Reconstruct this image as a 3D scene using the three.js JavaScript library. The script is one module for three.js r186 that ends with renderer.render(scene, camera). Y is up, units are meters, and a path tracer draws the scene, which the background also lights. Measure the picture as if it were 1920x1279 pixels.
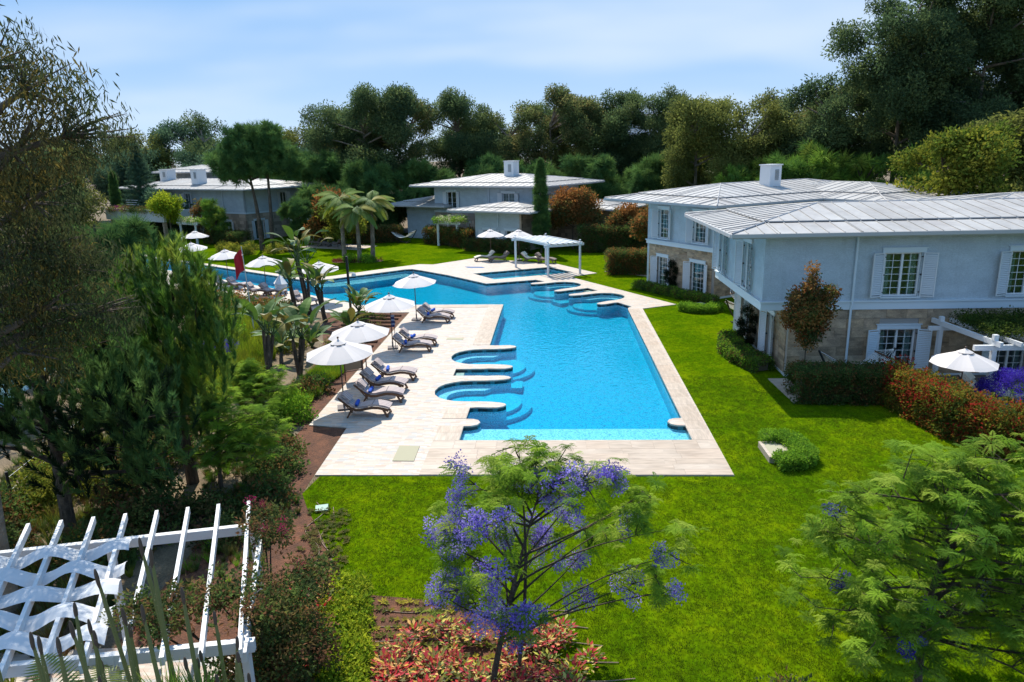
import * as THREE from 'three';
import { mergeGeometries } from 'three/addons/utils/BufferGeometryUtils.js';

// ---------------------------------------------------------------- camera, sky, sun, exposure
const rad = d => d * Math.PI / 180;
const scene = new THREE.Scene();
const camera = new THREE.PerspectiveCamera(51.02, 1024 / 682, 0.1, 3000);
camera.position.set(0, 10, 0);
camera.rotation.set(rad(-14.638), rad(3.3), rad(-1.4), 'YXZ');
const renderer = new THREE.WebGLRenderer({ antialias: true });
renderer.toneMapping = THREE.LinearToneMapping;
renderer.toneMappingExposure = 1.5;
renderer.shadowMap.enabled = true;
const sunDir = new THREE.Vector3(-0.24, 1, -0.68).normalize();
const sun = new THREE.DirectionalLight(new THREE.Color(1, 0.93, 0.80), 4.5);
sun.position.copy(sunDir).multiplyScalar(150);
sun.castShadow = true;
Object.assign(sun.shadow.camera, { left: -110, right: 110, top: 110, bottom: -110, near: 1, far: 400 });
sun.shadow.mapSize.set(4096, 4096);
scene.add(sun, sun.target);

// seeded random and value noise
let seed = 7;
const rnd = () => { seed = (seed + 0x6D2B79F5) | 0; let t = Math.imul(seed ^ (seed >>> 15), 1 | seed); t = (t + Math.imul(t ^ (t >>> 7), 61 | t)) ^ t; return ((t ^ (t >>> 14)) >>> 0) / 4294967296; };
const rr = (a, b) => a + (b - a) * rnd();
const pick = a => a[Math.floor(rnd() * a.length) % a.length];
const reseed = n => { seed = n * 7919 + 13; };
const hash = (x, y, s = 0) => { let h = Math.imul(x | 0, 374761393) ^ Math.imul(y | 0, 668265263) ^ Math.imul(s | 0, 2147483647 - 977); h = Math.imul(h ^ (h >>> 13), 1274126177); return ((h ^ (h >>> 16)) >>> 0) / 4294967296; };
function vnoise(x, y, per = 0, s = 0) {
  const xi = Math.floor(x), yi = Math.floor(y), fx = x - xi, fy = y - yi, m = v => per ? ((v % per) + per) % per : v;
  const u = fx * fx * (3 - 2 * fx), v = fy * fy * (3 - 2 * fy);
  const a = hash(m(xi), m(yi), s), b = hash(m(xi + 1), m(yi), s), c = hash(m(xi), m(yi + 1), s), d = hash(m(xi + 1), m(yi + 1), s);
  return a + (b - a) * u + (c - a) * v + (a - b - c + d) * u * v;
}
function fbm(x, y, per = 0, oct = 4, s = 0) { let f = 0, a = 0.5, n = 0; for (let i = 0; i < oct; i++) { f += a * vnoise(x, y, per, s + i); n += a; x *= 2; y *= 2; per *= 2; a *= 0.5; } return f / n; }

{ // sky: clear blue with thin high cloud, paler towards the horizon and around the sun
  const W = 1024, H = 512, d = new Float32Array(W * H * 4);
  for (let j = 0; j < H; j++) for (let i = 0; i < W; i++) {
    const el = ((j + 0.5) / H - 0.5) * Math.PI, az = ((i + 0.5) / W - 0.5) * 2 * Math.PI;
    const x = Math.cos(el) * Math.cos(az), y = Math.sin(el), z = Math.cos(el) * Math.sin(az);
    const yy = Math.max(y, 0), t = 1 - Math.exp(-yy * 7.5);
    const c = [0.50, 0.62, 0.74], zen = [0.085, 0.28, 0.60];
    const k = Math.max(0, x * sunDir.x + y * sunDir.y + z * sunDir.z);
    const glow = 0.5 * Math.pow(k, 30) + 0.07 * Math.pow(k, 4);
    // thin cloud on a high sheet
    const s = 1 / (yy + 0.16), q = fbm(x * s * 0.75 + 9.3, z * s * 1.5 + 2.1, 0, 5, 3), q2 = fbm(x * s * 0.35 + 4.7, z * s * 0.5 + 7.7, 0, 3, 9);
    let cl = Math.min(1, Math.max(0, (q * 0.62 + q2 * 0.55 - 0.485) * 2.6)); cl = cl * cl * (3 - 2 * cl) * 0.6 * Math.min(1, Math.max(0, y * 12 + 0.15));
    const o = (j * W + i) * 4;
    for (let n = 0; n < 3; n++) {
      let v = c[n] + (zen[n] - c[n]) * t;
      v += ([0.58, 0.64, 0.71][n] - v) * cl * 0.95;
      v += glow * [1, 0.97, 0.9][n];
      d[o + n] = y < 0 ? [0.30, 0.33, 0.34][n] : v;
    }
    d[o + 3] = 1;
  }
  const sky = new THREE.DataTexture(d, W, H, THREE.RGBAFormat, THREE.FloatType);
  sky.mapping = THREE.EquirectangularReflectionMapping; sky.magFilter = sky.minFilter = THREE.LinearFilter; sky.needsUpdate = true;
  scene.background = sky; scene.environment = sky;
}

// ---------------------------------------------------------------- helpers
const V = (x, y, z) => new THREE.Vector3(x, y, z);
const used = {};
const numbered = n => { const k = used[n] = (used[n] ?? -1) + 1; return k ? n + '_' + String(k).padStart(3, '0') : n; };
function thing(name, label, category, [x, y, z] = [0, 0, 0], turn = 0, group) {
  const o = new THREE.Group(); o.name = numbered(name); o.position.set(x, y, z); o.rotation.y = turn;
  o.userData = { label, category }; if (group) o.userData.group = group; scene.add(o); return o;
}
function copyOf(src, pos, turn, label, scale) {
  const c = src.clone(); c.name = numbered(src.name.replace(/_\d{3}$/, '')); c.userData = { ...src.userData }; if (label) c.userData.label = label;
  c.position.set(...pos); c.rotation.y = turn; if (scale) c.scale.setScalar(scale); scene.add(c); return c;
}
function boxUV(g) { // uv in metres, each face projected along its main axis
  const p = g.attributes.position, n = g.attributes.normal, uv = new Float32Array(p.count * 2);
  for (let i = 0; i < p.count; i++) {
    const ax = Math.abs(n.getX(i)), ay = Math.abs(n.getY(i)), az = Math.abs(n.getZ(i));
    if (ay >= ax && ay >= az) { uv[2 * i] = p.getX(i); uv[2 * i + 1] = p.getZ(i); } else if (ax >= az) { uv[2 * i] = p.getZ(i); uv[2 * i + 1] = p.getY(i); } else { uv[2 * i] = p.getX(i); uv[2 * i + 1] = p.getY(i); }
  }
  g.setAttribute('uv', new THREE.BufferAttribute(uv, 2)); return g;
}
const plain = g => { const h = g.index ? g.toNonIndexed() : g; for (const k of Object.keys(h.attributes)) if (k !== 'position' && k !== 'normal') h.deleteAttribute(k); return h; };
function mesh(name, geo, mat, parent) { const m = new THREE.Mesh(geo, mat); m.name = name; (parent || scene).add(m); return m; }
function struct(name, geo, mat, label) { const m = mesh(numbered(name), geo, mat); m.userData.kind = 'structure'; if (label) m.userData.label = label; return m; }
function tag(m, label, category, group) { m.name = numbered(m.name); Object.assign(m.userData, { label, category }); if (group) m.userData.group = group; return m; }
function tubeGeo(pts, rads, seg = 6, cap = true) { // tapered tube through points
  const pos = [], nor = [], idx = []; let prev = V(0, 0, 1);
  for (let i = 0; i < pts.length; i++) {
    const t = (i < pts.length - 1 ? pts[i + 1].clone().sub(pts[i]) : pts[i].clone().sub(pts[i - 1])).normalize();
    if (i && i < pts.length - 1) t.add(pts[i].clone().sub(pts[i - 1]).normalize()).normalize();
    let a = prev.clone().sub(t.clone().multiplyScalar(prev.dot(t))); if (a.lengthSq() < 1e-4) a = Math.abs(t.x) < 0.9 ? V(1, 0, 0).sub(t.clone().multiplyScalar(t.x)) : V(0, 1, 0).sub(t.clone().multiplyScalar(t.y)); a.normalize(); prev = a;
    const b = t.clone().cross(a), r = Array.isArray(rads) ? rads[i] : rads;
    for (let k = 0; k < seg; k++) { const c = Math.cos(k / seg * 2 * Math.PI), s = Math.sin(k / seg * 2 * Math.PI), n = a.clone().multiplyScalar(c).addScaledVector(b, s); pos.push(pts[i].x + n.x * r, pts[i].y + n.y * r, pts[i].z + n.z * r); nor.push(n.x, n.y, n.z); }
  }
  for (let i = 0; i < pts.length - 1; i++) for (let k = 0; k < seg; k++) { const p = i * seg + k, q = i * seg + (k + 1) % seg; idx.push(p, q, p + seg, q, q + seg, p + seg); }
  if (cap) for (const [o, f] of [[0, 0], [(pts.length - 1) * seg, 1]]) for (let k = 1; k < seg - 1; k++) idx.push(o, f ? o + k : o + k + 1, f ? o + k + 1 : o + k);
  const g = new THREE.BufferGeometry(); g.setAttribute('position', new THREE.Float32BufferAttribute(pos, 3)); g.setAttribute('normal', new THREE.Float32BufferAttribute(nor, 3)); g.setIndex(idx); return g;
}
class B { // collects pieces that belong to ONE part
  constructor() { this.g = []; }
  add(g, m) { g = plain(g); if (m) g.applyMatrix4(m); this.g.push(g); return this; }
  box(x, y, z, w, h, d, ry = 0, rx = 0, rz = 0) { return this.add(new THREE.BoxGeometry(w, h, d), new THREE.Matrix4().compose(V(x, y, z), new THREE.Quaternion().setFromEuler(new THREE.Euler(rx, ry, rz, 'YXZ')), V(1, 1, 1))); }
  bar(a, b, w, h) { // rectangular bar from a to b
    const A = V(...a), Bv = V(...b), L = A.distanceTo(Bv), m = new THREE.Matrix4().lookAt(A, Bv, Math.abs(Bv.y - A.y) / L > 0.99 ? V(1, 0, 0) : V(0, 1, 0)); m.setPosition(A.add(Bv).multiplyScalar(0.5)); return this.add(new THREE.BoxGeometry(w, h, L), m);
  }
  tube(pts, r, seg = 6) { return this.add(tubeGeo(pts.map(p => V(...p)), r, seg)); }
  cyl(x, y, z, r0, r1, h, seg = 12) { return this.add(new THREE.CylinderGeometry(r1, r0, h, seg), new THREE.Matrix4().makeTranslation(x, y + h / 2, z)); }
  geo() { const g = this.g.length > 1 ? mergeGeometries(this.g) : this.g[0]; return boxUV(g); }
  build(name, mat, parent) { return mesh(name, this.geo(), mat, parent); }
}
const lathe = (pts, seg = 16) => new THREE.LatheGeometry(pts.map(p => new THREE.Vector2(...p)), seg);
const shapeOf = (pts, holes = []) => { const s = new THREE.Shape(pts.map(([x, z]) => new THREE.Vector2(x, -z))); for (const h of holes) s.holes.push(new THREE.Path(h.map(([x, z]) => new THREE.Vector2(x, -z)))); return s; };
function sheet(pts, y, holes) { const g = new THREE.ShapeGeometry(shapeOf(pts, holes)); g.rotateX(-Math.PI / 2); g.translate(0, y, 0); return boxUV(plain(g)); }
function slab(pts, y0, y1, holes, bev = 0) { const g = new THREE.ExtrudeGeometry(shapeOf(pts, holes), bev ? { depth: y1 - y0 - 2 * bev, bevelEnabled: true, bevelSize: bev, bevelThickness: bev, bevelOffset: -bev, bevelSegments: 2 } : { depth: y1 - y0, bevelEnabled: false }); g.rotateX(-Math.PI / 2); g.translate(0, y0 + bev, 0); return boxUV(plain(g)); }
function curtainWall(pts, y0, y1, closed = true, flip = false) { // vertical strip along a path, uv = metres along, height
  const pos = [], uv = []; let s = 0; const n = closed ? pts.length : pts.length - 1;
  for (let i = 0; i < n; i++) { const a = pts[i], b = pts[(i + 1) % pts.length], L = Math.hypot(b[0] - a[0], b[1] - a[1]);
    const q = [[a[0], y0, a[1], s, y0], [b[0], y0, b[1], s + L, y0], [b[0], y1, b[1], s + L, y1], [a[0], y1, a[1], s, y1]], o = flip ? [0, 2, 1, 0, 3, 2] : [0, 1, 2, 0, 2, 3];
    for (const k of o) { pos.push(...q[k].slice(0, 3)); uv.push(q[k][3], q[k][4]); } s += L; }
  const g = new THREE.BufferGeometry(); g.setAttribute('position', new THREE.Float32BufferAttribute(pos, 3)); g.setAttribute('uv', new THREE.Float32BufferAttribute(uv, 2)); g.computeVertexNormals(); return g;
}

// ---------------------------------------------------------------- textures (what surfaces are made of) and materials
function canvasTex(S, metres, draw, srgb = true) {
  const c = document.createElement('canvas'); c.width = c.height = S; const x = c.getContext('2d'); draw(x, S);
  const t = new THREE.CanvasTexture(c); t.wrapS = t.wrapT = THREE.RepeatWrapping; if (srgb) t.colorSpace = THREE.SRGBColorSpace; t.repeat.set(1 / metres, 1 / metres); return t;
}
function dataTex(S, metres, fn, srgb = true) { // fn(u, v, i, j) -> [r, g, b] 0..255
  const d = new Uint8Array(S * S * 4);
  for (let j = 0; j < S; j++) for (let i = 0; i < S; i++) { const c = fn(i / S, j / S, i, j), o = (j * S + i) * 4; d[o] = Math.max(0, Math.min(255, c[0])); d[o + 1] = Math.max(0, Math.min(255, c[1])); d[o + 2] = Math.max(0, Math.min(255, c[2])); d[o + 3] = 255; }
  const t = new THREE.DataTexture(d, S, S); t.wrapS = t.wrapT = THREE.RepeatWrapping; t.magFilter = THREE.LinearFilter; t.minFilter = THREE.LinearMipmapLinearFilter; t.generateMipmaps = true; if (srgb) t.colorSpace = THREE.SRGBColorSpace; t.repeat.set(1 / metres, 1 / metres); t.needsUpdate = true; return t;
}
const gray = v => [v, v, v];
const lin = (r, g, b) => new THREE.Color().setRGB(r, g, b);
const M = (c, rough = 0.8, o = {}) => new THREE.MeshPhysicalMaterial({ color: Array.isArray(c) ? lin(...c) : c, roughness: rough, side: THREE.DoubleSide, ...o });
const noiseBump = dataTex(256, 1, (u, v) => gray(255 * fbm(u * 24, v * 24, 24, 3, 5)), false);
const tex = {};
tex.lawn = dataTex(1024, 9, (u, v) => { const a = fbm(u * 6, v * 6, 6, 5, 1), b = fbm(u * 190, v * 120, 0, 2, 2), e = fbm(u * 40, v * 40, 40, 3, 8); const k = 0.68 + 0.18 * a + 0.36 * (b - 0.5) + 0.16 * (e - 0.5), y = (a - 0.5) * 26 + (e - 0.5) * 22; return [k * (91 + y), k * (122 + y * 0.25), k * 6]; });
tex.soil = dataTex(512, 2.4, (u, v) => { const a = fbm(u * 8, v * 8, 8, 5, 11), b = vnoise(u * 128, v * 128, 128, 12); const k = 0.5 + 0.5 * a + 0.35 * (b - 0.5); return [k * 118, k * 74, k * 50]; });
tex.sand = dataTex(512, 3.6, (u, v) => { const a = fbm(u * 6, v * 6, 6, 5, 21), b = vnoise(u * 160, v * 160, 160, 22), e = fbm(u * 3, v * 3, 3, 3, 23); const k = 0.55 + 0.4 * a + 0.25 * (b - 0.5); return [k * (168 - e * 40), k * (138 - e * 22), k * 98]; });
tex.trav = dataTex(512, 2.2, (u, v) => { const w = fbm(u * 4, v * 26, 0, 4, 31), s = fbm(u * 7, v * 64, 0, 2, 33), e = fbm(u * 3, v * 3, 3, 3, 32); const k = 0.9 + 0.16 * (w - 0.5) + 0.16 * (s - 0.5) + 0.1 * (e - 0.5); return [k * 190, k * (172 + e * 4), k * (154 + e * 8)]; });
tex.paver = canvasTex(1024, 2.0, (c, S) => {
  c.fillStyle = '#8e8172'; c.fillRect(0, 0, S, S); const n = 20, h = S / n; reseed(5);
  for (let j = 0; j < n; j++) { let x = 0; const off = (j % 2) * 40 + (hash(j, 3) * 60); while (x < S) { let w = 96 + hash(x, j, 2) * 96; if (S - x - w < 60) w = S - x; const q = hash(x, j, 4), p = hash(x, j, 6), k = 0.89 + 0.15 * p; c.fillStyle = `rgb(${k * (q > 0.8 ? 174 : 186) | 0},${k * (q > 0.8 ? 172 : q < 0.2 ? 164 : 174) | 0},${k * (q > 0.8 ? 170 : q < 0.2 ? 150 : 162) | 0})`; const px = (x + off) % S; c.fillRect(px + 1, j * h + 1, w - 2, h - 2); if (px + w > S) c.fillRect(px - S + 1, j * h + 1, w - 2, h - 2);
    for (let g = 0; g < 5; g++) { c.fillStyle = `rgba(${120 + 60 * rnd() | 0},${105 + 50 * rnd() | 0},${95 + 40 * rnd() | 0},0.16)`; c.fillRect(px + 3 + rnd() * w * 0.4, j * h + 3 + rnd() * (h - 8), w * (0.2 + 0.4 * rnd()), 2); } x += w; } }
});
tex.mosaic = canvasTex(1024, 2.56, (c, S) => { const n = 64, h = S / n; reseed(19); c.fillStyle = '#b9e2ee'; c.fillRect(0, 0, S, S); for (let j = 0; j < n; j++) for (let i = 0; i < n; i++) { const q = rnd(), k = 0.94 + 0.12 * rnd(); const a = q < 0.1 ? [26, 124, 160] : q < 0.26 ? [64, 156, 182] : q < 0.75 ? [108, 184, 200] : [138, 196, 210]; c.fillStyle = `rgb(${a[0] * k | 0},${Math.min(255, a[1] * k) | 0},${Math.min(255, a[2] * k) | 0})`; c.fillRect(i * h + 0.7, j * h + 0.7, h - 1.4, h - 1.4); } });
tex.waterline = canvasTex(256, 0.8, (c, S) => { c.fillStyle = '#12343f'; c.fillRect(0, 0, S, S); for (let i = 0; i < 4; i++) { c.fillStyle = ['#0b1c26', '#0e2630', '#27606b', '#0b1a22'][i]; c.fillRect(i * 64 + 2, 0, 60, S); } });
tex.stone = dataTex(512, 2.6, (u, v) => { const a = fbm(u * 7, v * 16, 0, 5, 41), b = fbm(u * 3, v * 3, 3, 3, 42), e = vnoise(u * 120, v * 160, 0, 43); const k = 0.66 + 0.45 * (a - 0.5) + 0.4 * (b - 0.5) + 0.16 * (e - 0.5) + 0.14; return [k * 212, k * (188 - b * 10), k * (160 - b * 18)]; });
tex.stoneFar = canvasTex(512, 4.2, (c, S) => { reseed(77); c.fillStyle = '#8b7d6f'; c.fillRect(0, 0, S, S); for (let j = 0; j < 10; j++) for (let i = 0; i < 5; i++) { const k = 0.78 + 0.3 * rnd(); c.fillStyle = `rgb(${k * 178 | 0},${k * 158 | 0},${k * 138 | 0})`; c.fillRect(i * S / 5 + 1 + (j % 2) * 40, j * S / 10 + 1, S / 5 - 2, S / 10 - 2); } });
tex.brick = canvasTex(512, 1.6, (c, S) => { reseed(55); c.fillStyle = '#8a8a8a'; c.fillRect(0, 0, S, S); const n = 20, h = S / n; for (let j = 0; j < n; j++) for (let i = -1; i < 8; i++) { const k = 190 + rnd() * 50 | 0; c.fillStyle = `rgb(${k},${k},${k})`; c.fillRect(i * 64 + (j % 2) * 32 + 2, j * h + 2, 60, h - 4); } }, false);
tex.wall = dataTex(512, 3.2, (u, v) => { const a = fbm(u * 5, v * 9, 0, 4, 61), b = vnoise(u * 90, v * 180, 0, 62); const st = fbm(u * 26, v * 1.5, 0, 3, 64); const k = 0.9 + 0.12 * (a - 0.5) + 0.1 * (b - 0.5) - 0.1 * Math.max(0, st - 0.52); return [k * 198, k * 209, k * 216]; });
tex.roof = dataTex(512, 5, (u, v) => { const a = fbm(u * 5, v * 5, 5, 5, 71), b = fbm(u * 30, v * 30, 30, 2, 72); const k = 0.9 + 0.16 * (a - 0.5) + 0.08 * (b - 0.5); return [k * 184, k * (179 + a * 4), k * (175 + a * 6)]; });
tex.wood = dataTex(256, 0.6, (u, v) => { const a = fbm(u * 3, v * 40, 0, 4, 81); const k = 0.7 + 0.6 * (a - 0.3); return [k * 118, k * 82, k * 58]; });
tex.plank = canvasTex(512, 1.6, (c, S) => { reseed(88); for (let j = 0; j < 12; j++) { const k = 0.8 + 0.3 * rnd(); c.fillStyle = `rgb(${k * 128 | 0},${k * 112 | 0},${k * 100 | 0})`; c.fillRect(0, j * S / 12, S, S / 12 - 3); c.fillStyle = '#3a322c'; c.fillRect(0, (j + 1) * S / 12 - 3, S, 3); } });
tex.bark = dataTex(256, 1, (u, v) => { const a = fbm(u * 16, v * 5, 0, 4, 91); const k = 0.5 + 0.8 * (a - 0.3); return [k * 122, k * 104, k * 86]; });
tex.paleBark = dataTex(256, 1.4, (u, v) => { const a = fbm(u * 6, v * 4, 0, 4, 95); const k = 0.7 + 0.5 * (a - 0.4); return [k * 168, k * 152, k * 132]; });
tex.stripes = canvasTex(128, 0.16, (c, S) => { c.fillStyle = '#b3a6a2'; c.fillRect(0, 0, S, S); c.fillStyle = '#93878a'; c.fillRect(0, 0, S, 50); });
tex.ripple = dataTex(512, 3.2, (u, v) => gray(255 * (0.5 * fbm(u * 9, v * 9, 9, 3, 101) + 0.5 * fbm(u * 24, v * 24, 24, 2, 103))), false);
const W = 'white';
const mat = {
  lawn: M(W, 1, { map: tex.lawn, specularIntensity: 0 }), soil: M(W, 0.95, { map: tex.soil, bumpMap: noiseBump, bumpScale: 0.03 }), sand: M(W, 0.95, { map: tex.sand, bumpMap: noiseBump, bumpScale: 0.02 }),
  trav: M(W, 0.6, { map: tex.trav }), trav2: M([0.94, 0.92, 0.9], 0.6, { map: tex.trav }), trav3: M([0.97, 0.93, 0.9], 0.6, { map: tex.trav }), paver: M(W, 0.65, { map: tex.paver }),
  mosaic: M(W, 0.35, { map: tex.mosaic }), waterline: M(W, 0.3, { map: tex.waterline }),
  waterLayer: new THREE.MeshPhysicalMaterial({ color: lin(0.42, 0.918, 0.955), roughness: 0, transmission: 1, thickness: 0, ior: 1.0, specularIntensity: 0, side: THREE.DoubleSide }),
  water: new THREE.MeshPhysicalMaterial({ color: lin(0.72, 0.96, 1), roughness: 0.02, transmission: 1, thickness: 0, ior: 1.33, bumpMap: tex.ripple, bumpScale: 0.018, side: THREE.DoubleSide }),
  stone: [0, 1, 2, 3].map(i => M([[1, 1, 1], [0.84, 0.82, 0.8], [0.7, 0.67, 0.62], [1.0, 0.95, 0.88]][i], 0.8, { map: tex.stone, bumpMap: noiseBump, bumpScale: 0.008 })), mortar: M([0.30, 0.27, 0.24], 0.9), stoneFar: M(W, 0.85, { map: tex.stoneFar }),
  wall: M(W, 0.75, { map: tex.wall, bumpMap: tex.brick, bumpScale: 0.008 }), trim: M([0.60, 0.66, 0.70], 0.5), white: M([0.70, 0.70, 0.70], 0.45), whitePaint: M([0.62, 0.63, 0.64], 0.55, { bumpMap: noiseBump, bumpScale: 0.003 }),
  roof: M(W, 0.5, { map: tex.roof }), roof2: M([0.95, 0.94, 0.94], 0.5, { map: tex.roof }), roof3: M([0.9, 0.9, 0.9], 0.5, { map: tex.roof }), gutter: M([0.34, 0.36, 0.37], 0.4, { metalness: 0.3 }), seam: M([0.42, 0.41, 0.41], 0.5),
  glass: new THREE.MeshPhysicalMaterial({ color: lin(0.75, 0.86, 0.86), roughness: 0.02, transmission: 1, thickness: 0, ior: 1.5, side: THREE.DoubleSide }), dark: M([0.02, 0.022, 0.025], 0.8), room: M([0.55, 0.52, 0.47], 0.9), curtain: M([0.75, 0.74, 0.7], 0.9, { transmission: 0.4, thickness: 0 }), iron: M([0.02, 0.02, 0.02], 0.5),
  wood: M(W, 0.55, { map: tex.wood }), plank: M(W, 0.6, { map: tex.plank }), pad: M(W, 0.9, { map: tex.stripes }), cream: M([0.72, 0.66, 0.54], 0.9), towel: M([0.012, 0.075, 0.42], 0.95), wicker: M([0.10, 0.075, 0.06], 0.7),
  fabric: M([0.70, 0.65, 0.63], 0.85, { transmission: 0.22, thickness: 0 }), valve: M([0.16, 0.14, 0.14], 0.8), pole: M([0.10, 0.06, 0.045], 0.5), bark: M(W, 0.9, { map: tex.bark, bumpMap: noiseBump, bumpScale: 0.03 }), paleBark: M(W, 0.85, { map: tex.paleBark, bumpMap: noiseBump, bumpScale: 0.02 }),
  hatch: M([0.34, 0.32, 0.22], 0.8, { bumpMap: noiseBump, bumpScale: 0.004 }), red: M([0.55, 0.015, 0.03], 0.8), steel: M([0.6, 0.62, 0.64], 0.4, { metalness: 0.5 }), rope: M([0.74, 0.72, 0.68], 0.9), sail: M([0.66, 0.68, 0.71], 0.85, { transmission: 0.25, thickness: 0 }), hose: M([0.22, 0.15, 0.11], 0.7), blueMat: M([0.03, 0.10, 0.26], 0.8), tanCloth: M([0.30, 0.22, 0.14], 0.85),
};

// ---------------------------------------------------------------- ground, lawn, deck and pools
function inset(pts, d) { // move every edge of a polygon inwards by d
  let A = 0; for (let i = 0; i < pts.length; i++) { const a = pts[i], b = pts[(i + 1) % pts.length]; A += a[0] * b[1] - b[0] * a[1]; }
  const s = A > 0 ? 1 : -1, n = pts.length;
  return pts.map((p, i) => { const a = pts[(i + n - 1) % n], b = pts[(i + 1) % n]; const e = (u, v) => { const l = Math.hypot(v[0] - u[0], v[1] - u[1]) || 1; return [-(v[1] - u[1]) / l * s, (v[0] - u[0]) / l * s]; }; const n1 = e(a, p), n2 = e(p, b), k = Math.max(0.35, 1 + n1[0] * n2[0] + n1[1] * n2[1]); return [p[0] + d * (n1[0] + n2[0]) / k, p[1] + d * (n1[1] + n2[1]) / k]; });
}
const deckOuter = [[-7.75, -21.05], [5.7, -21.05], [5.95, -46.1], [8.32, -47.3], [1.52, -58.96], [3.88, -60.65], [0.38, -66.5], [-7.63, -70.9], [-11.2, -67.05], [-12.6, -67.4], [-15.4, -64.9], [-19.2, -61.2], [-20.9, -60.0], [-24, -62.4], [-33.6, -69.4], [-44, -76.5], [-50, -82.8], [-58, -82], [-61, -77], [-56, -70], [-46, -67], [-30.3, -56.6], [-26, -53], [-17, -47.3], [-15, -46.1], [-9.38, -45.8], [-9.42, -25.5], [-7.85, -25.2]];
// outline of a horseshoe spa with two rounded arms: [outwards, along]
const armHalf = [[0, 2.18], [0.3, 2.13], [0.75, 2.17], [1.1, 2.16], [1.34, 2.05], [1.46, 1.87], [1.4, 1.7], [1.2, 1.58], [0.8, 1.47], [0.3, 1.42], [-0.25, 1.42], [-0.75, 1.36], [-1.15, 1.18], [-1.48, 0.9], [-1.7, 0.52]];
const spaLine = [...armHalf.map(([a, b]) => [a, -b]), [-1.79, 0], ...armHalf.slice().reverse()];
const basin = armHalf.slice(8).map(([a, b]) => [a, -b]).concat([[-1.79, 0]], armHalf.slice(8).reverse());
const spas = [{ c: [-3.36, -29.55], o: [1, 0], s: [0, -1] }, { c: [-3.36, -35.0], o: [1, 0], s: [0, -1] }, { c: [0.57, -55.0], o: [-0.866, 0.5], s: [0.5, 0.866] }, { c: [3.45, -50.1], o: [-0.866, 0.5], s: [0.5, 0.866] }];
const inSpa = (q, [a, b]) => [q.c[0] + q.o[0] * a + q.s[0] * b, q.c[1] + q.o[1] * a + q.s[1] * b];
const spaPts = q => spaLine.map(p => inSpa(q, p));
const finger = (x, z, dir) => [[x, z + 0.39], [x + dir * 0.28, z + 0.37], [x + dir * 0.5, z + 0.25], [x + dir * 0.6, z], [x + dir * 0.5, z - 0.25], [x + dir * 0.28, z - 0.37], [x, z - 0.39]];
const poolMain = [[-3.38, -23.92], ...finger(-3.38, -25.72, 1), ...spaPts(spas[0]), inSpa(spas[0], [-1.27, 2.18]), inSpa(spas[1], [-1.27, -2.18]), ...spaPts(spas[1]), [-3.3, -48.0], [-13.4, -48.4], [-17.2, -51.6], [-29.9, -61.2], [-44, -71.5], [-53.5, -74.6], [-55, -78.5], [-49.5, -81.3], [-43.4, -75.4], [-33.1, -68.2], [-23.5, -61.1], [-20.6, -58.9], [-18.8, -59.7], [-15.8, -62.2], [-13.4, -64.3], [-12.7, -64.45], [-11.7, -63.6], [-8.85, -60.7], [-5.2, -56.3], [-1.27, -57.75],
  ...spaPts(spas[2]), inSpa(spas[2], [-1.27, 2.18]), inSpa(spas[3], [-1.27, -2.18]), ...spaPts(spas[3]), [5.3, -46.75], [5.02, -46.35], ...finger(4.95, -25.72, -1).reverse(), [4.95, -23.92]];
const poolKids = [[-6.79, -61.36], [-4.69, -58.2], [1.9, -61.23], [-0.16, -64.42]];
const far = 1400;
struct('ground', sheet([[-far, 40], [far, 40], [far, -far], [-far, -far]], 0, [inset(deckOuter, 0.4)]), mat.sand);
const bedEdge = [[1.6, -10.2], [0.4, -12.0], [-1.0, -13.4], [-2.6, -14.3], [-4.3, -14.55], [-5.1, -14.7], [-5.3, -15.4], [-6.3, -17.2], [-7.3, -18.9], [-7.75, -19.8]];
const lawnPts = [...inset(deckOuter, 0.2).slice(0, 19), [-66, -77], [-66, -104], [-40, -108], [-20, -97], [20, -95], [60, -80], [160, -80], [160, 6], [3, 6], ...bedEdge];
struct('lawn', sheet(lawnPts, 0.012), mat.lawn);
struct('pool_deck', slab(deckOuter, -0.01, 0.05, [poolMain, poolKids]), mat.paver, 'pale travertine paving around the swimming pool');
const deck = scene.children[scene.children.length - 1];
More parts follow.
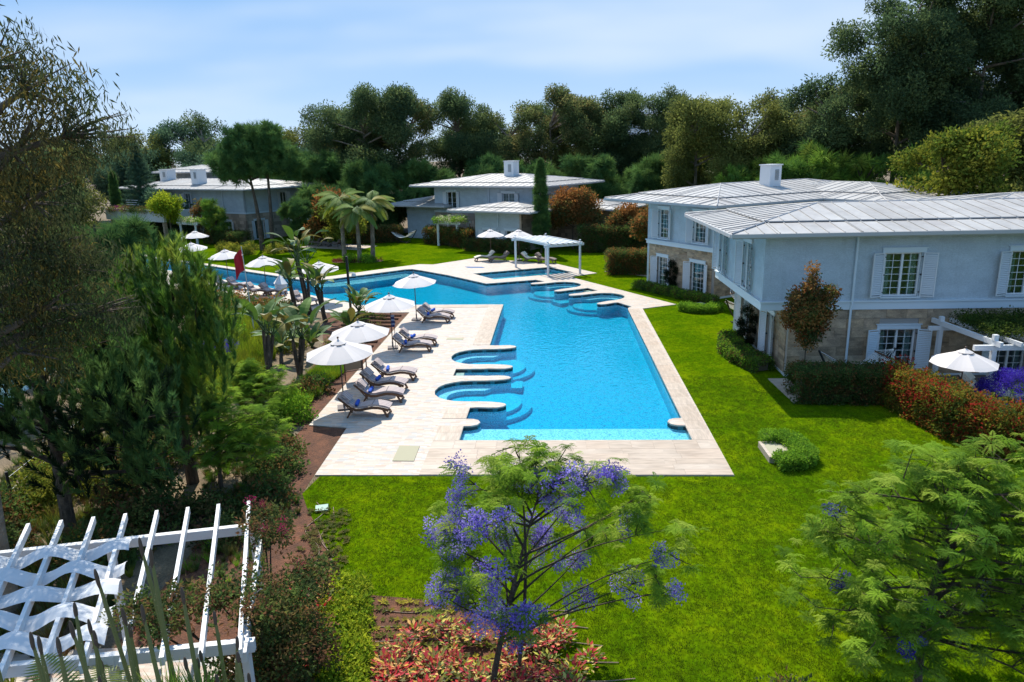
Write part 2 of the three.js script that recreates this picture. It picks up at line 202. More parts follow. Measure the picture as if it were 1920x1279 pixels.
// large travertine slabs: one mesh each, along the pool edge and across the near end
{
  reseed(3);
  const mats = [mat.trav, mat.trav2, mat.trav3];
  const cut = (x0, x1, z0, z1, along, len, name = 'coping_slab') => { let p = along === 'x' ? x0 : z0; const end = along === 'x' ? x1 : z1; while (p < end - 0.05) { let l = len * rr(0.92, 1.08); if (end - p - l < len * 0.4) l = end - p; const a = along === 'x' ? [p + 0.003, p + l - 0.003, z0, z1] : [x0, x1, p + 0.003, p + l - 0.003]; const g = new B().box((a[0] + a[1]) / 2, 0.056, (a[2] + a[3]) / 2, a[1] - a[0], 0.012 + rnd() * 0.003, a[3] - a[2]).geo(); const sh = rnd() * 2; const uv = g.attributes.uv; for (let i = 0; i < uv.count; i++) uv.setXY(i, along === 'x' ? uv.getX(i) + sh : uv.getY(i) + sh, along === 'x' ? uv.getY(i) + sh : uv.getX(i)); mesh(name, g, pick(mats), deck); p += l; } };
  cut(-4.33, 5.7, -23.91, -23.14, 'x', 0.78);
  cut(4.97, 5.69, -45.9, -23.92, 'z', 0.9);
  cut(-4.33, -3.4, -27.3, -26.12, 'z', 0.6); cut(-4.33, -3.4, -25.32, -23.92, 'z', 0.7);
  cut(-4.28, -3.34, -47.9, -37.25, 'z', 0.8); cut(-13.3, -4.29, -47.9, -47.1, 'x', 0.9);
  for (let r = 0; r < 5; r++) cut(-4.33, 5.69, -23.13 + r * 0.415, -23.13 + r * 0.415 + 0.41, 'x', 1.7, 'paving_slab');
}
// pool shells
{
  const shell = (pts, depth, name) => {
    const s = struct(name, curtainWall(pts, -depth, -0.145), mat.mosaic);
    mesh('waterline_tiles', curtainWall(pts, -0.145, -0.008), mat.waterline, s);
    mesh('pool_floor', sheet(pts, -depth), mat.mosaic, s);
    return s;
  };
  const main = shell(poolMain, 0.85, 'swimming_pool_shell'), kids = shell(poolKids, 0.45, 'kids_pool_shell');
  const w1 = struct('pool_water', sheet(poolMain, -0.085), mat.water), w2 = struct('kids_pool_water', sheet(poolKids, -0.085), mat.water);
  for (const y of [-0.3, -0.46, -0.62]) mesh('water_layer', sheet(poolMain, y), mat.waterLayer, w1); mesh('water_layer', sheet(poolKids, -0.3), mat.waterLayer, w2); // water takes out red with depth, here in three steps
  mesh('shallow_shelf', slab([[-3.37, -23.93], [4.94, -23.93], [4.94, -25.62], [-3.37, -25.62]], -0.84, -0.2), mat.mosaic, main);
  mesh('shallow_shelf', slab([[-20.4, -59.0], [-18.8, -59.65], [-13.4, -64.25], [-12.1, -62.8], [-17.7, -57.9], [-19.6, -57.6]], -0.84, -0.3), mat.mosaic, main);
  for (const q of spas) {
    const disc = (r, c, y) => mesh('spa_step', slab(Array.from({ length: 33 }, (_, i) => inSpa(q, [c + r * Math.sin(i / 32 * Math.PI), -r * Math.cos(i / 32 * Math.PI)])).concat([inSpa(q, [-1.6, r * 0.75]), inSpa(q, [-1.6, -r * 0.75])]), -0.84, y), mat.mosaic, main);
    disc(2.05, 0.4, -0.66); disc(1.62, 0.38, -0.5);
    const inner = inset(basin.map(p => [p[0], p[1]]), 0.5).map(([a, b]) => [a, b]);
    const ring = basin.map(p => inSpa(q, p)), hole = inner.map(p => inSpa(q, [Math.min(p[0], 1.4), p[1]]));
    // bench: ring open towards the pool
    const bench = ring.concat(hole.slice(0).reverse());
    mesh('spa_bench', slab(bench, -0.48, -0.27), mat.mosaic, main);
  }
  for (const [q0, q1] of [[spas[0], spas[1]], [spas[2], spas[3]]]) for (let k = 0; k < 5; k++) { // entry steps between two spas
    const a0 = -1.27 + k * 0.42, a1 = k < 4 ? a0 + 0.42 : 1.95, y = -0.005 - 0.115 * (k + 1);
    mesh('entry_step', slab([inSpa(q0, [a0, 2.2]), inSpa(q1, [a0, -2.2]), inSpa(q1, [a1, -2.2]), inSpa(q0, [a1, 2.2])], -0.83, y), k < 1 ? mat.trav : mat.mosaic, main);
  }
}
// beds and other ground cover sheets
struct('mulch_bed', sheet([[-5.2, -14.75], [-4.3, -14.6], [-2.6, -14.4], [-1.0, -13.45], [0.35, -12.05], [1.5, -10.2], [2, -4], [-5.3, -4]], 0.016), mat.soil);
struct('mulch_bed', sheet([[-9.6, -25.6], [-7.9, -25.3], [-7.8, -21.0], [-7.75, -19.8], [-6.35, -17.2], [-5.35, -15.4], [-5.4, -4], [-9, -4], [-9.6, -17]], 0.008), mat.soil);
struct('planting_bed_soil', sheet([[-15, -46], [-9.5, -45.7], [-9.5, -25.6], [-11, -25.4], [-12.2, -36], [-14, -42]], 0.008), mat.soil);
struct('palm_bed_soil', sheet(Array.from({ length: 24 }, (_, i) => { const t = i / 24 * 2 * Math.PI, r = 1 + 0.12 * Math.sin(3 * t); return [-19.3 + 2.5 * r * Math.cos(t), -70.6 + 1.5 * r * Math.sin(t)]; }), 0.02), mat.soil);
struct('pergola_patio', slab([[-12, -12.4], [-5.6, -12.9], [-4.9, -4], [-12, -4]], 0, 0.03), mat.paver);
struct('villa_patio', slab([[13.7, -31.3], [26, -31.3], [26, -24], [16.5, -22.5], [14.4, -23.5], [13.9, -27]], 0, 0.04), mat.plank);
struct('villa_path', slab([[9.62, -31.0], [10.5, -31.0], [10.4, -28.6], [9.72, -27.75]], 0, 0.05), mat.trav2);
struct('villa_patio', slab([[4.6, -61.5], [8.3, -58.4], [9.2, -60.5], [6, -63]], 0, 0.05), mat.trav2);
struct('villa_patio', slab([[-29.5, -82.6], [-21.6, -79.2], [-20.2, -82.6], [-27.5, -86.5]], 0, 0.05), mat.trav2);
struct('lake_water', sheet([[-140, -6], [-22, -6], [-23, -25], [-27, -42], [-40, -52], [-140, -60]], 0.006), M([0.10, 0.20, 0.22], 0.15));

// ---------------------------------------------------------------- villas
const FACE = { S: 0, W: -Math.PI / 2, E: Math.PI / 2, N: Math.PI };
function onFace(o, face, x, y, z) { o.position.set(x, y, z); o.rotation.y = FACE[face]; return o; }
// a wall as a plate with real openings; openings are [x0, x1, y0, y1] on the face
function plate(name, parent, m, face, at, len, y0, y1, holes = [], th = 0.25) {
  const s = new THREE.Shape([[0, y0], [len, y0], [len, y1], [0, y1]].map(p => new THREE.Vector2(...p)));
  for (const [a, b, c, d] of holes) s.holes.push(new THREE.Path([[a, c], [b, c], [b, d], [a, d]].map(p => new THREE.Vector2(...p))));
  const g = plain(new THREE.ExtrudeGeometry(s, { depth: th, bevelEnabled: false })); g.translate(0, 0, -th);
  return onFace(mesh(name, boxUV(g), m, parent), face, ...at);
}
const blockGeos = {};
function stoneWall(parent, face, at, len, y0, y1, holes, wide = 1.05, high = 0.43) { // stone cladding, one mesh a block
  const w = plate('stone_wall', parent, mat.mortar, face, at, len, y0, y1, holes);
  const rows = Math.round((y1 - y0) / high), h = (y1 - y0) / rows;
  for (let r = 0; r < rows; r++) {
    let x = 0; const ya = y0 + r * h, yb = ya + h; let first = rr(0.4, 1) * wide;
    while (x < len - 0.01) {
      let l = first || wide * rr(0.7, 1.35); first = 0; if (len - x - l < 0.3) l = len - x;
      let spans = [[x, x + l]];
      for (const [a, b, c, d] of holes) if (yb > c - 0.1 && ya < d + 0.1) spans = spans.flatMap(([p, q]) => q <= a - 0.06 || p >= b + 0.06 ? [[p, q]] : [[p, Math.min(q, a - 0.06)], [Math.max(p, b + 0.06), q]].filter(([u, v]) => v - u > 0.05));
      for (const [p, q] of spans) {
        const g = new B().box(0, 0, 0, q - p - 0.008, h - 0.008, 0.03).geo(), uv = g.attributes.uv, du = rnd() * 2, dv = rnd() * 2; for (let i = 0; i < uv.count; i++) uv.setXY(i, uv.getX(i) + du, uv.getY(i) + dv);
        const m = mesh('stone_block', g, pick([...mat.stone, mat.stone[0], mat.stone[3], mat.stone[0]]), w); m.position.set((p + q) / 2, (ya + yb) / 2, 0.012 + rnd() * 0.006);
      }
      x += l;
    }
  }
  return w;
}
function windowUnit(parent, face, at, w, h, o = {}) { // at: middle of the sill on the face
  const g = new THREE.Group(); g.name = o.door ? 'terrace_door' : 'window'; parent.add(g); onFace(g, face, ...at);
  const f = 0.07, tr = o.trim || mat.trim, leaves = o.leaves || 2, lw = (w - f) / leaves;
  const fr = new B(); fr.box(-w / 2 + f / 2, h / 2, -0.13, f, h, 0.1).box(w / 2 - f / 2, h / 2, -0.13, f, h, 0.1).box(0, h - f / 2, -0.13, w - 2 * f, f, 0.1).box(0, f / 2, -0.13, w - 2 * f, f, 0.1);
  for (let i = 1; i < leaves; i++) fr.box(-w / 2 + f / 2 + i * lw, h / 2, -0.127, f * 1.3, h - 2 * f, 0.1);
  fr.build('frame', mat.white, g);
  const cols = o.cols || 2, rows = o.rows || 6, pw = (lw - f) / cols, ph = (h - 2 * f) / rows;
  const pg = new B().box(0, 0, 0, pw, ph, 0.006).geo(), bars = new B();
  for (let l = 0; l < leaves; l++) for (let c = 0; c < cols; c++) for (let r = 0; r < rows; r++) {
    const x = -w / 2 + f + l * lw + (c + 0.5) * pw + (l ? f * 0.15 : -f * 0.15) * 0, y = f + (r + 0.5) * ph;
    const p = mesh('pane', pg, mat.glass, g); p.position.set(x, y, -0.15);
    if (c) bars.box(x - pw / 2, y, -0.14, 0.022, ph, 0.02); if (r) bars.box(x, y - ph / 2, -0.143, pw, 0.022, 0.02);
  }
  if (bars.g.length) bars.build('glazing_bars', mat.white, g);
  if (o.surround !== false) new B().box(0, h + 0.1, 0.035, w + 0.3, 0.2, 0.07).box(0, h + 0.215, 0.05, w + 0.4, 0.035, 0.1).build('lintel', tr, g);
  if (!o.door) new B().box(0, -0.03, 0.03, w + 0.16, 0.06, 0.16).build('sill', tr, g);
  if (o.curtain) { const c = (x0, x1) => { const n = 14, pts = Array.from({ length: n + 1 }, (_, i) => [x0 + (x1 - x0) * i / n, -0.32 + 0.05 * Math.sin(i * 2.2)]); mesh('curtain', curtainWall(pts, 0.05, h - 0.05, false), mat.curtain, g); }; c(-w / 2 + 0.05, -w / 2 + w * o.curtain); c(w / 2 - w * o.curtain, w / 2 - 0.05); }
  if (o.shutters !== false) for (const s of [-1, 1]) { // louvred shutters folded open
    const sw = o.shutterW || Math.min(0.62, w * 0.42), b = new B(), n = Math.round(h / 0.085), e = 0.05;
    b.box(-sw / 2 + e / 2, 0, 0, e, h, 0.045).box(sw / 2 - e / 2, 0, 0, e, h, 0.045).box(0, h / 2 - e / 2, 0, sw - 2 * e, e, 0.045).box(0, -h / 2 + e / 2, 0, sw - 2 * e, e, 0.045);
    if (o.far) b.box(0, 0, -0.005, sw - 2 * e, h - 2 * e, 0.02); else { for (let i = 1; i < n; i++) b.box(0, -h / 2 + e + (h - 2 * e) * i / n, 0, sw - 2 * e, 0.07, 0.012, 0, -0.6); }
    const m = b.build('shutter', o.shutterM || mat.whitePaint, g), a = o.ajar ?? 0.32; m.position.set(s * (w / 2 + 0.05 + sw / 2 * Math.cos(a)), h / 2, 0.06 + sw / 2 * Math.sin(a)); m.rotation.y = -s * a;
    if (!o.far) { const k = new B(); k.box(s * (w / 2 + 0.03), h * 0.5, 0.03, 0.07, 0.07, 0.07).box(s * (w / 2 + 0.03), h * 0.9, 0.03, 0.09, 0.04, 0.05).box(s * (w / 2 + 0.03), h * 0.1, 0.03, 0.09, 0.04, 0.05); k.build('hinge', mat.iron, g); }
  }
  return g;
}
// hip roof of metal sheets with raised seams: a shallow lower course and a steeper upper one that steps over it
function hipRoof(parent, x0, x1, z0, z1, y, o = {}) {
  const { pitch = 0.145, kink = 1.85, sheetW = 0.66, merged = false, over = 0 } = o;
  const roof = new THREE.Group(); roof.name = 'roof'; parent.add(roof);
  const w = x1 - x0, d = z1 - z0, run = Math.min(w, d) / 2;
  new B().box((x0 + x1) / 2, y - 0.13, (z0 + z1) / 2, w - 0.1, 0.12, d - 0.1).build('soffit', mat.gutter, roof);
  const gt = new B(); gt.box((x0 + x1) / 2, y - 0.06, z1, w + 0.1, 0.15, 0.14).box((x0 + x1) / 2, y - 0.06, z0, w + 0.1, 0.15, 0.14).box(x0, y - 0.06, (z0 + z1) / 2, 0.14, 0.15, d - 0.14).box(x1, y - 0.06, (z0 + z1) / 2, 0.14, 0.15, d - 0.14);
  gt.build('gutter', o.gutter || mat.seam, roof);
  const hgt = t => t * pitch + (t > kink ? 0.05 : 0);
  const slopes = [[x0, z1, 1, 0, 0, -1, w], [x1, z0, -1, 0, 0, 1, w], [x0, z0, 0, 1, 1, 0, d], [x1, z1, 0, -1, -1, 0, d]];
  const all = [], ms = [mat.roof, mat.roof, mat.roof2, mat.roof3];
  for (const [ox, oz, ex, ez, ux, uz, L] of slopes) {
    const depth = s => Math.min(s, L - s, run);
    const cuts = [0]; const n = Math.max(4, Math.round(L / sheetW)); for (let i = 1; i < n; i++) cuts.push(i * L / n); cuts.push(L, run, L - run); if (kink < run) cuts.push(kink, L - kink);
    const ss = [...new Set(cuts.filter(s => s >= 0 && s <= L + 1e-6).map(s => +s.toFixed(3)))].sort((a, b) => a - b).filter((s, i, a) => !i || s - a[i - 1] > 0.02);
    const P = (s, t, up) => [ox + ex * s + ux * t, y + 0.02 + hgt(t) + up, oz + ez * s + uz * t];
    for (let i = 0; i < ss.length - 1; i++) {
      const a = ss[i], b = ss[i + 1], da = depth(a), db = depth(b), m = pick(ms);
      for (const [lo, hi] of [[0, Math.min(kink, run)], [kink + 0.0001, run]]) {
        if (lo >= run) continue; const ta = Math.min(hi, Math.max(lo, da)), tb = Math.min(hi, Math.max(lo, db)); if (ta - lo < 0.02 && tb - lo < 0.02) continue;
        const jig = rnd() * 0.006, lift = lo ? 0.03 : 0, pos = [];
        const top = [P(a, lo, jig + lift), P(b, lo, jig + lift), P(b, tb, jig + lift), P(a, ta, jig + lift)], q = (A, Bq, C, D) => pos.push(...A, ...Bq, ...C, ...A, ...C, ...D), down = p => [p[0], p[1] - 0.05, p[2]];
        q(...top); q(down(top[0]), down(top[1]), top[1], top[0]); q(down(top[1]), down(top[2]), top[2], top[1]);
        const g = new THREE.BufferGeometry(); g.setAttribute('position', new THREE.Float32BufferAttribute(pos, 3)); g.computeVertexNormals();
        const c = new B().add(g); if (ta - lo > 0.05) { c.bar(P(a, lo, lift + 0.02), P(a, ta, lift + 0.02), 0.03, 0.035); }
        if (merged) all.push(c.geo()); else c.build('roof_sheet', m, roof);
      }
    }
  }
  if (merged) { const g = mergeGeometries(all); const m = mesh('roof_sheets', g, mat.roof, roof); m.userData.kind = 'stuff'; }
  const hip = new B(), top = hgt(run); const rx0 = d <= w ? x0 + run : (x0 + x1) / 2, rx1 = d <= w ? x1 - run : (x0 + x1) / 2, rz0 = d <= w ? (z0 + z1) / 2 : z0 + run, rz1 = d <= w ? (z0 + z1) / 2 : z1 - run;
  const cap = (a, b) => hip.tube([a, b], 0.04, 5), up = 0.06;
  for (const [cx, cz, px, pz] of [[x0, z1, rx0, rz1], [x1, z1, rx1, rz1], [x0, z0, rx0, rz0], [x1, z0, rx1, rz0]]) { const k = kink / run; cap([cx, y + up, cz], [cx + (px - cx) * k, y + up + hgt(kink), cz + (pz - cz) * k]); cap([cx + (px - cx) * k, y + up + hgt(kink) + 0.05, cz + (pz - cz) * k], [px, y + up + top, pz]); }
  cap([rx0, y + up + top, rz0], [rx1 + 0.01, y + up + top, rz1]);
  hip.build('ridge_caps', mat.seam, roof);
  return roof;
}
function chimney(parent, x, y, z, w, h, d) {
  const c = new B(); c.box(x, y + h / 2, z, w, h, d).box(x, y + h + 0.04, z, w + 0.14, 0.08, d + 0.14); const m = c.build('chimney', mat.white, parent);
  { const v = new B(); for (let i = 0; i < 6; i++) v.box(x + w * 0.1, y + h * (0.42 + i * 0.075), z + d / 2 + 0.02, w * 0.34, 0.02, 0.06, 0, 0.7); v.box(x + w * 0.1, y + h * 0.61, z + d / 2 + 0.005, w * 0.34, h * 0.44, 0.02); mesh('vent', v.geo(), mat.gutter, m); }
  return m;
}
function spout(parent, x, y1, y0, z, rot = 0) { const b = new B().tube([[x, y1, z], [x, y1 - 0.1, z], [x, (y0 + y1) / 2 + 0.1, z], [x - 0.03, (y0 + y1) / 2 - 0.05, z], [x - 0.03, y0, z]], 0.055, 8); b.bar([x, y1 - 0.04, z], [x + 0.95, y1 + 0.05, z + 0.35], 0.06, 0.06); return b.build('downspout', mat.trim, parent); }

// ---- the villa with the overhanging upper floor beside the hedge
{
  reseed(101);
  const h = thing('villa', 'pale blue villa with overhanging upper floor, stone base and hedged patio with pergola', 'house', [0, 0, 0], 0, 'villas around the pool');
  const zS = -31.4, zN = -40.2, xL = 10.5, xU = 9.25, xE = 30;
  const lowS = [[3.95, 5.5, 0.14, 2.17], [8.9, 10.3, 0.14, 2.17]], upS = [[5.1, 6.62, 3.62, 5.54], [10.35, 11.85, 3.62, 5.54]];
  stoneWall(h, 'S', [xL, 0, zS], 13.5, 0.12, 3.07, lowS);
  plate('plinth', h, mat.trim, 'S', [xL - 0.04, 0, zS + 0.04], 13.6, 0, 0.12, [], 0.3);
  const lowW = [[1.0, 2.5, 0.14, 2.35], [5.75, 6.75, 0.14, 2.35]];
  stoneWall(h, 'W', [xL, 0, zN], 8.54, 0.12, 3.07, lowW, 0.7, 0.24);
  plate('plinth', h, mat.trim, 'W', [xL - 0.05, 0, zN], 8.8, 0, 0.12, [], 0.06);
  plate('stone_wall', h, mat.stoneFar, 'N', [xE, 0, zN - 0.25], xE - xL, 0, 3.07); plate('stone_wall', h, mat.stoneFar, 'S', [24.05, 0, zS], 6, 0, 3.07);
  plate('stone_wall', h, mat.stoneFar, 'E', [xE, 0, zS], 8.8, 0, 3.07);
  plate('upper_wall', h, mat.wall, 'S', [xU, 0, zS], xE - xU, 3.46, 6.32, upS);
  const upW = [[0.7, 2.0, 3.6, 5.75], [5.55, 6.75, 3.6, 5.75]];
  plate('upper_wall', h, mat.wall, 'W', [xU, 0, zN], 8.55, 3.46, 6.32, upW);
  plate('upper_wall', h, mat.wall, 'N', [xE, 0, zN - 0.25], xE - xU, 3.46, 6.32); plate('upper_wall', h, mat.wall, 'E', [xE, 0, zS], 8.8, 3.46, 6.32);
  new B().box((xU + xE) / 2, 3.265, (zS + zN) / 2, xE - xU + 0.12, 0.39, zS - zN + 0.14).box((xU + xE) / 2, 3.44, (zS + zN) / 2, xE - xU + 0.22, 0.07, zS - zN + 0.24).build('floor_band', mat.trim, h);
  new B().box((xL + xE) / 2, 0.03, -36, 18.8, 0.05, 8.2).box((xL + xE) / 2, 1.6, -34.3, 18, 3.0, 0.1).box((xL + xE) / 2, 4.9, -34.2, 18.6, 2.9, 0.1).box(12.6, 1.6, -36, 0.1, 3, 8).box(11.4, 4.9, -36, 0.1, 2.9, 8).build('inner_wall', mat.room, h);
  const W2 = { curtain: 0.24, shutterW: 0.56 };
  windowUnit(h, 'S', [xU + 5.86, 3.62, zS], 1.52, 1.92, W2); windowUnit(h, 'S', [xU + 11.1, 3.62, zS], 1.5, 1.92, W2);
  windowUnit(h, 'S', [xL + 4.725, 0.14, zS], 1.55, 2.03, { ...W2, door: true, shutterM: mat.trim }); windowUnit(h, 'S', [xL + 9.6, 0.14, zS], 1.4, 2.03, { ...W2, door: true, shutterM: mat.trim });
  for (const [x, w] of [[1.35, 1.3], [6.15, 1.2]]) windowUnit(h, 'W', [xU, 3.6, zN + x], w, 2.15, { leaves: 1, cols: 3, shutterW: 0.5, ajar: 0.55, curtain: 0.2 });
  windowUnit(h, 'W', [xL, 0.14, zN + 1.75], 1.5, 2.21, { door: true, shutterW: 0.5, ajar: 0.5 }); windowUnit(h, 'W', [xL, 0.14, zN + 6.25], 1.0, 2.21, { door: true, leaves: 1, shutterW: 0.45, ajar: 0.5 });
  hipRoof(h, 7.62, 31.5, -41.4, -30.65, 6.5);
  spout(h, 13.1, 6.35, 0.1, zS + 0.09);
  hipRoof(h, 20, 33, -49, -36.5, 6.3, { pitch: 0.13 });
  new B().box(26.5, 3.05, -44.2, 10.5, 6.1, 8).build('rear_wing', mat.wall, h);
}
// ---- generic local-frame villa: x to the side, +z outwards
function villa(pos, turn, label) { return thing('villa', label, 'house', [pos[0], 0, pos[1]], turn, 'villas around the pool'); }
{ // villa whose sunny gable looks over the far spas
  reseed(202);
  const h = villa([11.1, -48.9], rad(31), 'pale blue two-storey villa with two stacked shuttered windows and topiary by its wall');
  const D = 7.0, L = 17;
  const lowW = [[1.05, 2.1, 0.17, 2.35], [4.7, 6.0, 0.17, 2.35]], upW = [[1.05, 2.1, 3.72, 5.85], [4.8, 6.0, 3.72, 5.85]];
  stoneWall(h, 'W', [0, 0, -D], D - 0.25, 0.15, 3.26, lowW, 0.8, 0.25); plate('plinth', h, mat.trim, 'W', [-0.05, 0, -D], D + 0.05, 0, 0.15, [], 0.06);
  stoneWall(h, 'S', [0, 0, 0], L, 0.15, 3.26, [[3, 4.4, 0.17, 2.3]], 1.1, 0.4); plate('plinth', h, mat.trim, 'S', [0, 0, 0.04], L, 0, 0.15, [], 0.3);
  plate('upper_wall', h, mat.wall, 'W', [0, 0, -D], D - 0.25, 3.55, 6.3, upW); plate('upper_wall', h, mat.wall, 'S', [0, 0, 0], L, 3.55, 6.3, [[3, 4.3, 3.75, 5.6]]);
  plate('upper_wall', h, mat.wall, 'N', [L, 0, -D - 0.25], L, 0, 6.3); plate('upper_wall', h, mat.wall, 'E', [L, 0, 0], D, 0, 6.3);
  new B().box(L / 2 - 0.05, 3.4, -D / 2, L + 0.3, 0.3, D + 0.3).box(L / 2 - 0.05, 3.53, -D / 2, L + 0.42, 0.06, D + 0.42).build('floor_band', mat.trim, h);
  new B().box(1.9, 1.6, -D / 2, 0.1, 3.0, D - 0.6).box(1.9, 4.9, -D / 2, 0.1, 2.6, D - 0.6).box(L / 2, 0.03, -D / 2, L - 0.6, 0.05, D - 0.6).build('inner_wall', mat.room, h);
  for (const [x, w] of [[1.575, 1.05], [5.4, 1.2]]) windowUnit(h, 'W', [0, 3.72, -D + x], w, 2.13, { leaves: 1, cols: 3, rows: 6, shutterW: 0.52, ajar: 0.45, curtain: 0.28 });
  for (const [x, w] of [[1.575, 1.05], [5.35, 1.3]]) windowUnit(h, 'W', [0, 0.17, -D + x], w, 2.18, { door: true, leaves: 1, cols: 3, rows: 6, shutterW: 0.55, ajar: 0.4, curtain: 0.28 });
  windowUnit(h, 'S', [3.7, 0.17, 0], 1.4, 2.13, { door: true }); windowUnit(h, 'S', [3.65, 3.75, 0], 1.3, 1.85, {});
  hipRoof(h, -1.5, 20, -10.8, 1.5, 6.5, { pitch: 0.15, sheetW: 0.8 });
  hipRoof(h, 8.4, 18.5, -7, 6.3, 6.5, { pitch: 0.158, sheetW: 0.8 });
  new B().box(13.4, 3.2, 1.5, 7.4, 6.35, 6.5).build('front_wing', mat.wall, h);
  chimney(h, 8.2, 7.0, -3.2, 1.15, 1.75, 1.0);
}
{ // villa across the lawn with the single-storey wing
  reseed(303);
  const h = villa([-14.1, -88], rad(-31), 'two-storey villa with low garage roof, single-storey front wing and tall cypress beside it');
  const L = 14.3, D = 10;
  plate('upper_wall', h, mat.wall, 'S', [0, 0, 0], L, 3.62, 6.5, [[1.95, 3.35, 3.9, 5.85], [10.1, 11.7, 4.45, 5.75]]); plate('stone_wall', h, mat.stoneFar, 'S', [0, 0, 0], L, 0, 3.4);
  plate('upper_wall', h, mat.wall, 'E', [L, 0, 0], D, 3.62, 6.5, [[2.5, 3.5, 4, 5.6]]); plate('stone_wall', h, mat.stoneFar, 'E', [L, 0, 0], D, 0, 3.4); plate('upper_wall', h, mat.wall, 'W', [0, 0, -D], D - 0.25, 0, 6.5); plate('upper_wall', h, mat.wall, 'N', [L, 0, -D - 0.25], L, 0, 6.5);
  new B().box(L / 2, 3.51, -D / 2, L + 0.16, 0.24, D + 0.16).build('floor_band', mat.trim, h); new B().box(L / 2, 4.9, -2.6, L - 0.6, 2.9, 0.1).build('inner_wall', mat.room, h);
  windowUnit(h, 'S', [2.65, 3.9, 0], 1.4, 1.95, { rows: 3, cols: 1, shutterW: 0.5, ajar: 0.2, far: true }); windowUnit(h, 'S', [10.9, 4.45, 0], 1.6, 1.3, { rows: 2, cols: 2, shutterW: 0.6, ajar: 0.2, far: true });
  windowUnit(h, 'E', [L, 4, -3], 1.0, 1.6, { rows: 3, cols: 1, far: true });
  hipRoof(h, -2.5, L + 2.4, -D - 2.4, 1.6, 6.6, { pitch: 0.145, merged: true, sheetW: 0.9 });
  spout(h, 8.2, 6.5, 3.6, 0.09); chimney(h, 8.3, 7.2, -4.6, 1.35, 2.0, 1.2);
  // front wing
  plate('wing_wall', h, mat.wall, 'S', [10.2, 0, 5.5], 6, 0, 4.05, [[1.15, 2.6, 0.1, 2.2], [4.0, 5.3, 0.1, 2.2]]); plate('wing_wall', h, mat.wall, 'W', [10.2, 0, 0.02], 5.2, 0, 4.05); plate('wing_wall', h, mat.stoneFar, 'E', [16.2, 0, 5.5], 7.5, 0, 4.05);
  new B().box(13.2, 1.9, 3.6, 5.3, 3.6, 0.1).build('inner_wall', mat.room, h);
  windowUnit(h, 'S', [12.075, 0.1, 5.5], 1.45, 2.1, { door: true, rows: 1, cols: 1, far: true, ajar: 0.1 }); windowUnit(h, 'S', [14.85, 0.1, 5.5], 1.3, 2.1, { door: true, rows: 1, cols: 1, far: true, ajar: 0.1 });
  hipRoof(h, 7.6, 18.3, -2.5, 7.0, 4.3, { pitch: 0.12, merged: true, sheetW: 0.9 }); spout(h, 13.3, 4.2, 2.6, 5.6);
  // garage side and rear wing
  plate('garage_wall', h, mat.wall, 'S', [-5.1, 0, -0.5], 5.1, 0, 3.9); plate('garage_wall', h, mat.wall, 'W', [-5.1, 0, -9], 8.25, 0, 3.9, [[4.7, 5.6, 1.1, 2.6]]); windowUnit(h, 'W', [-5.1, 1.1, -3.85], 0.9, 1.5, { rows: 2, cols: 1, far: true, shutterW: 0.4, ajar: 0.2 });
  hipRoof(h, -7.4, 2.6, -10, 1.4, 4.2, { pitch: 0.17, merged: true, sheetW: 0.9 });
  new B().box(18.4, 1.9, -6, 8, 3.8, 7).build('side_wing', mat.stoneFar, h); hipRoof(h, 13.5, 24, -11, -1.2, 4.1, { pitch: 0.12, merged: true, sheetW: 0.9 });
}
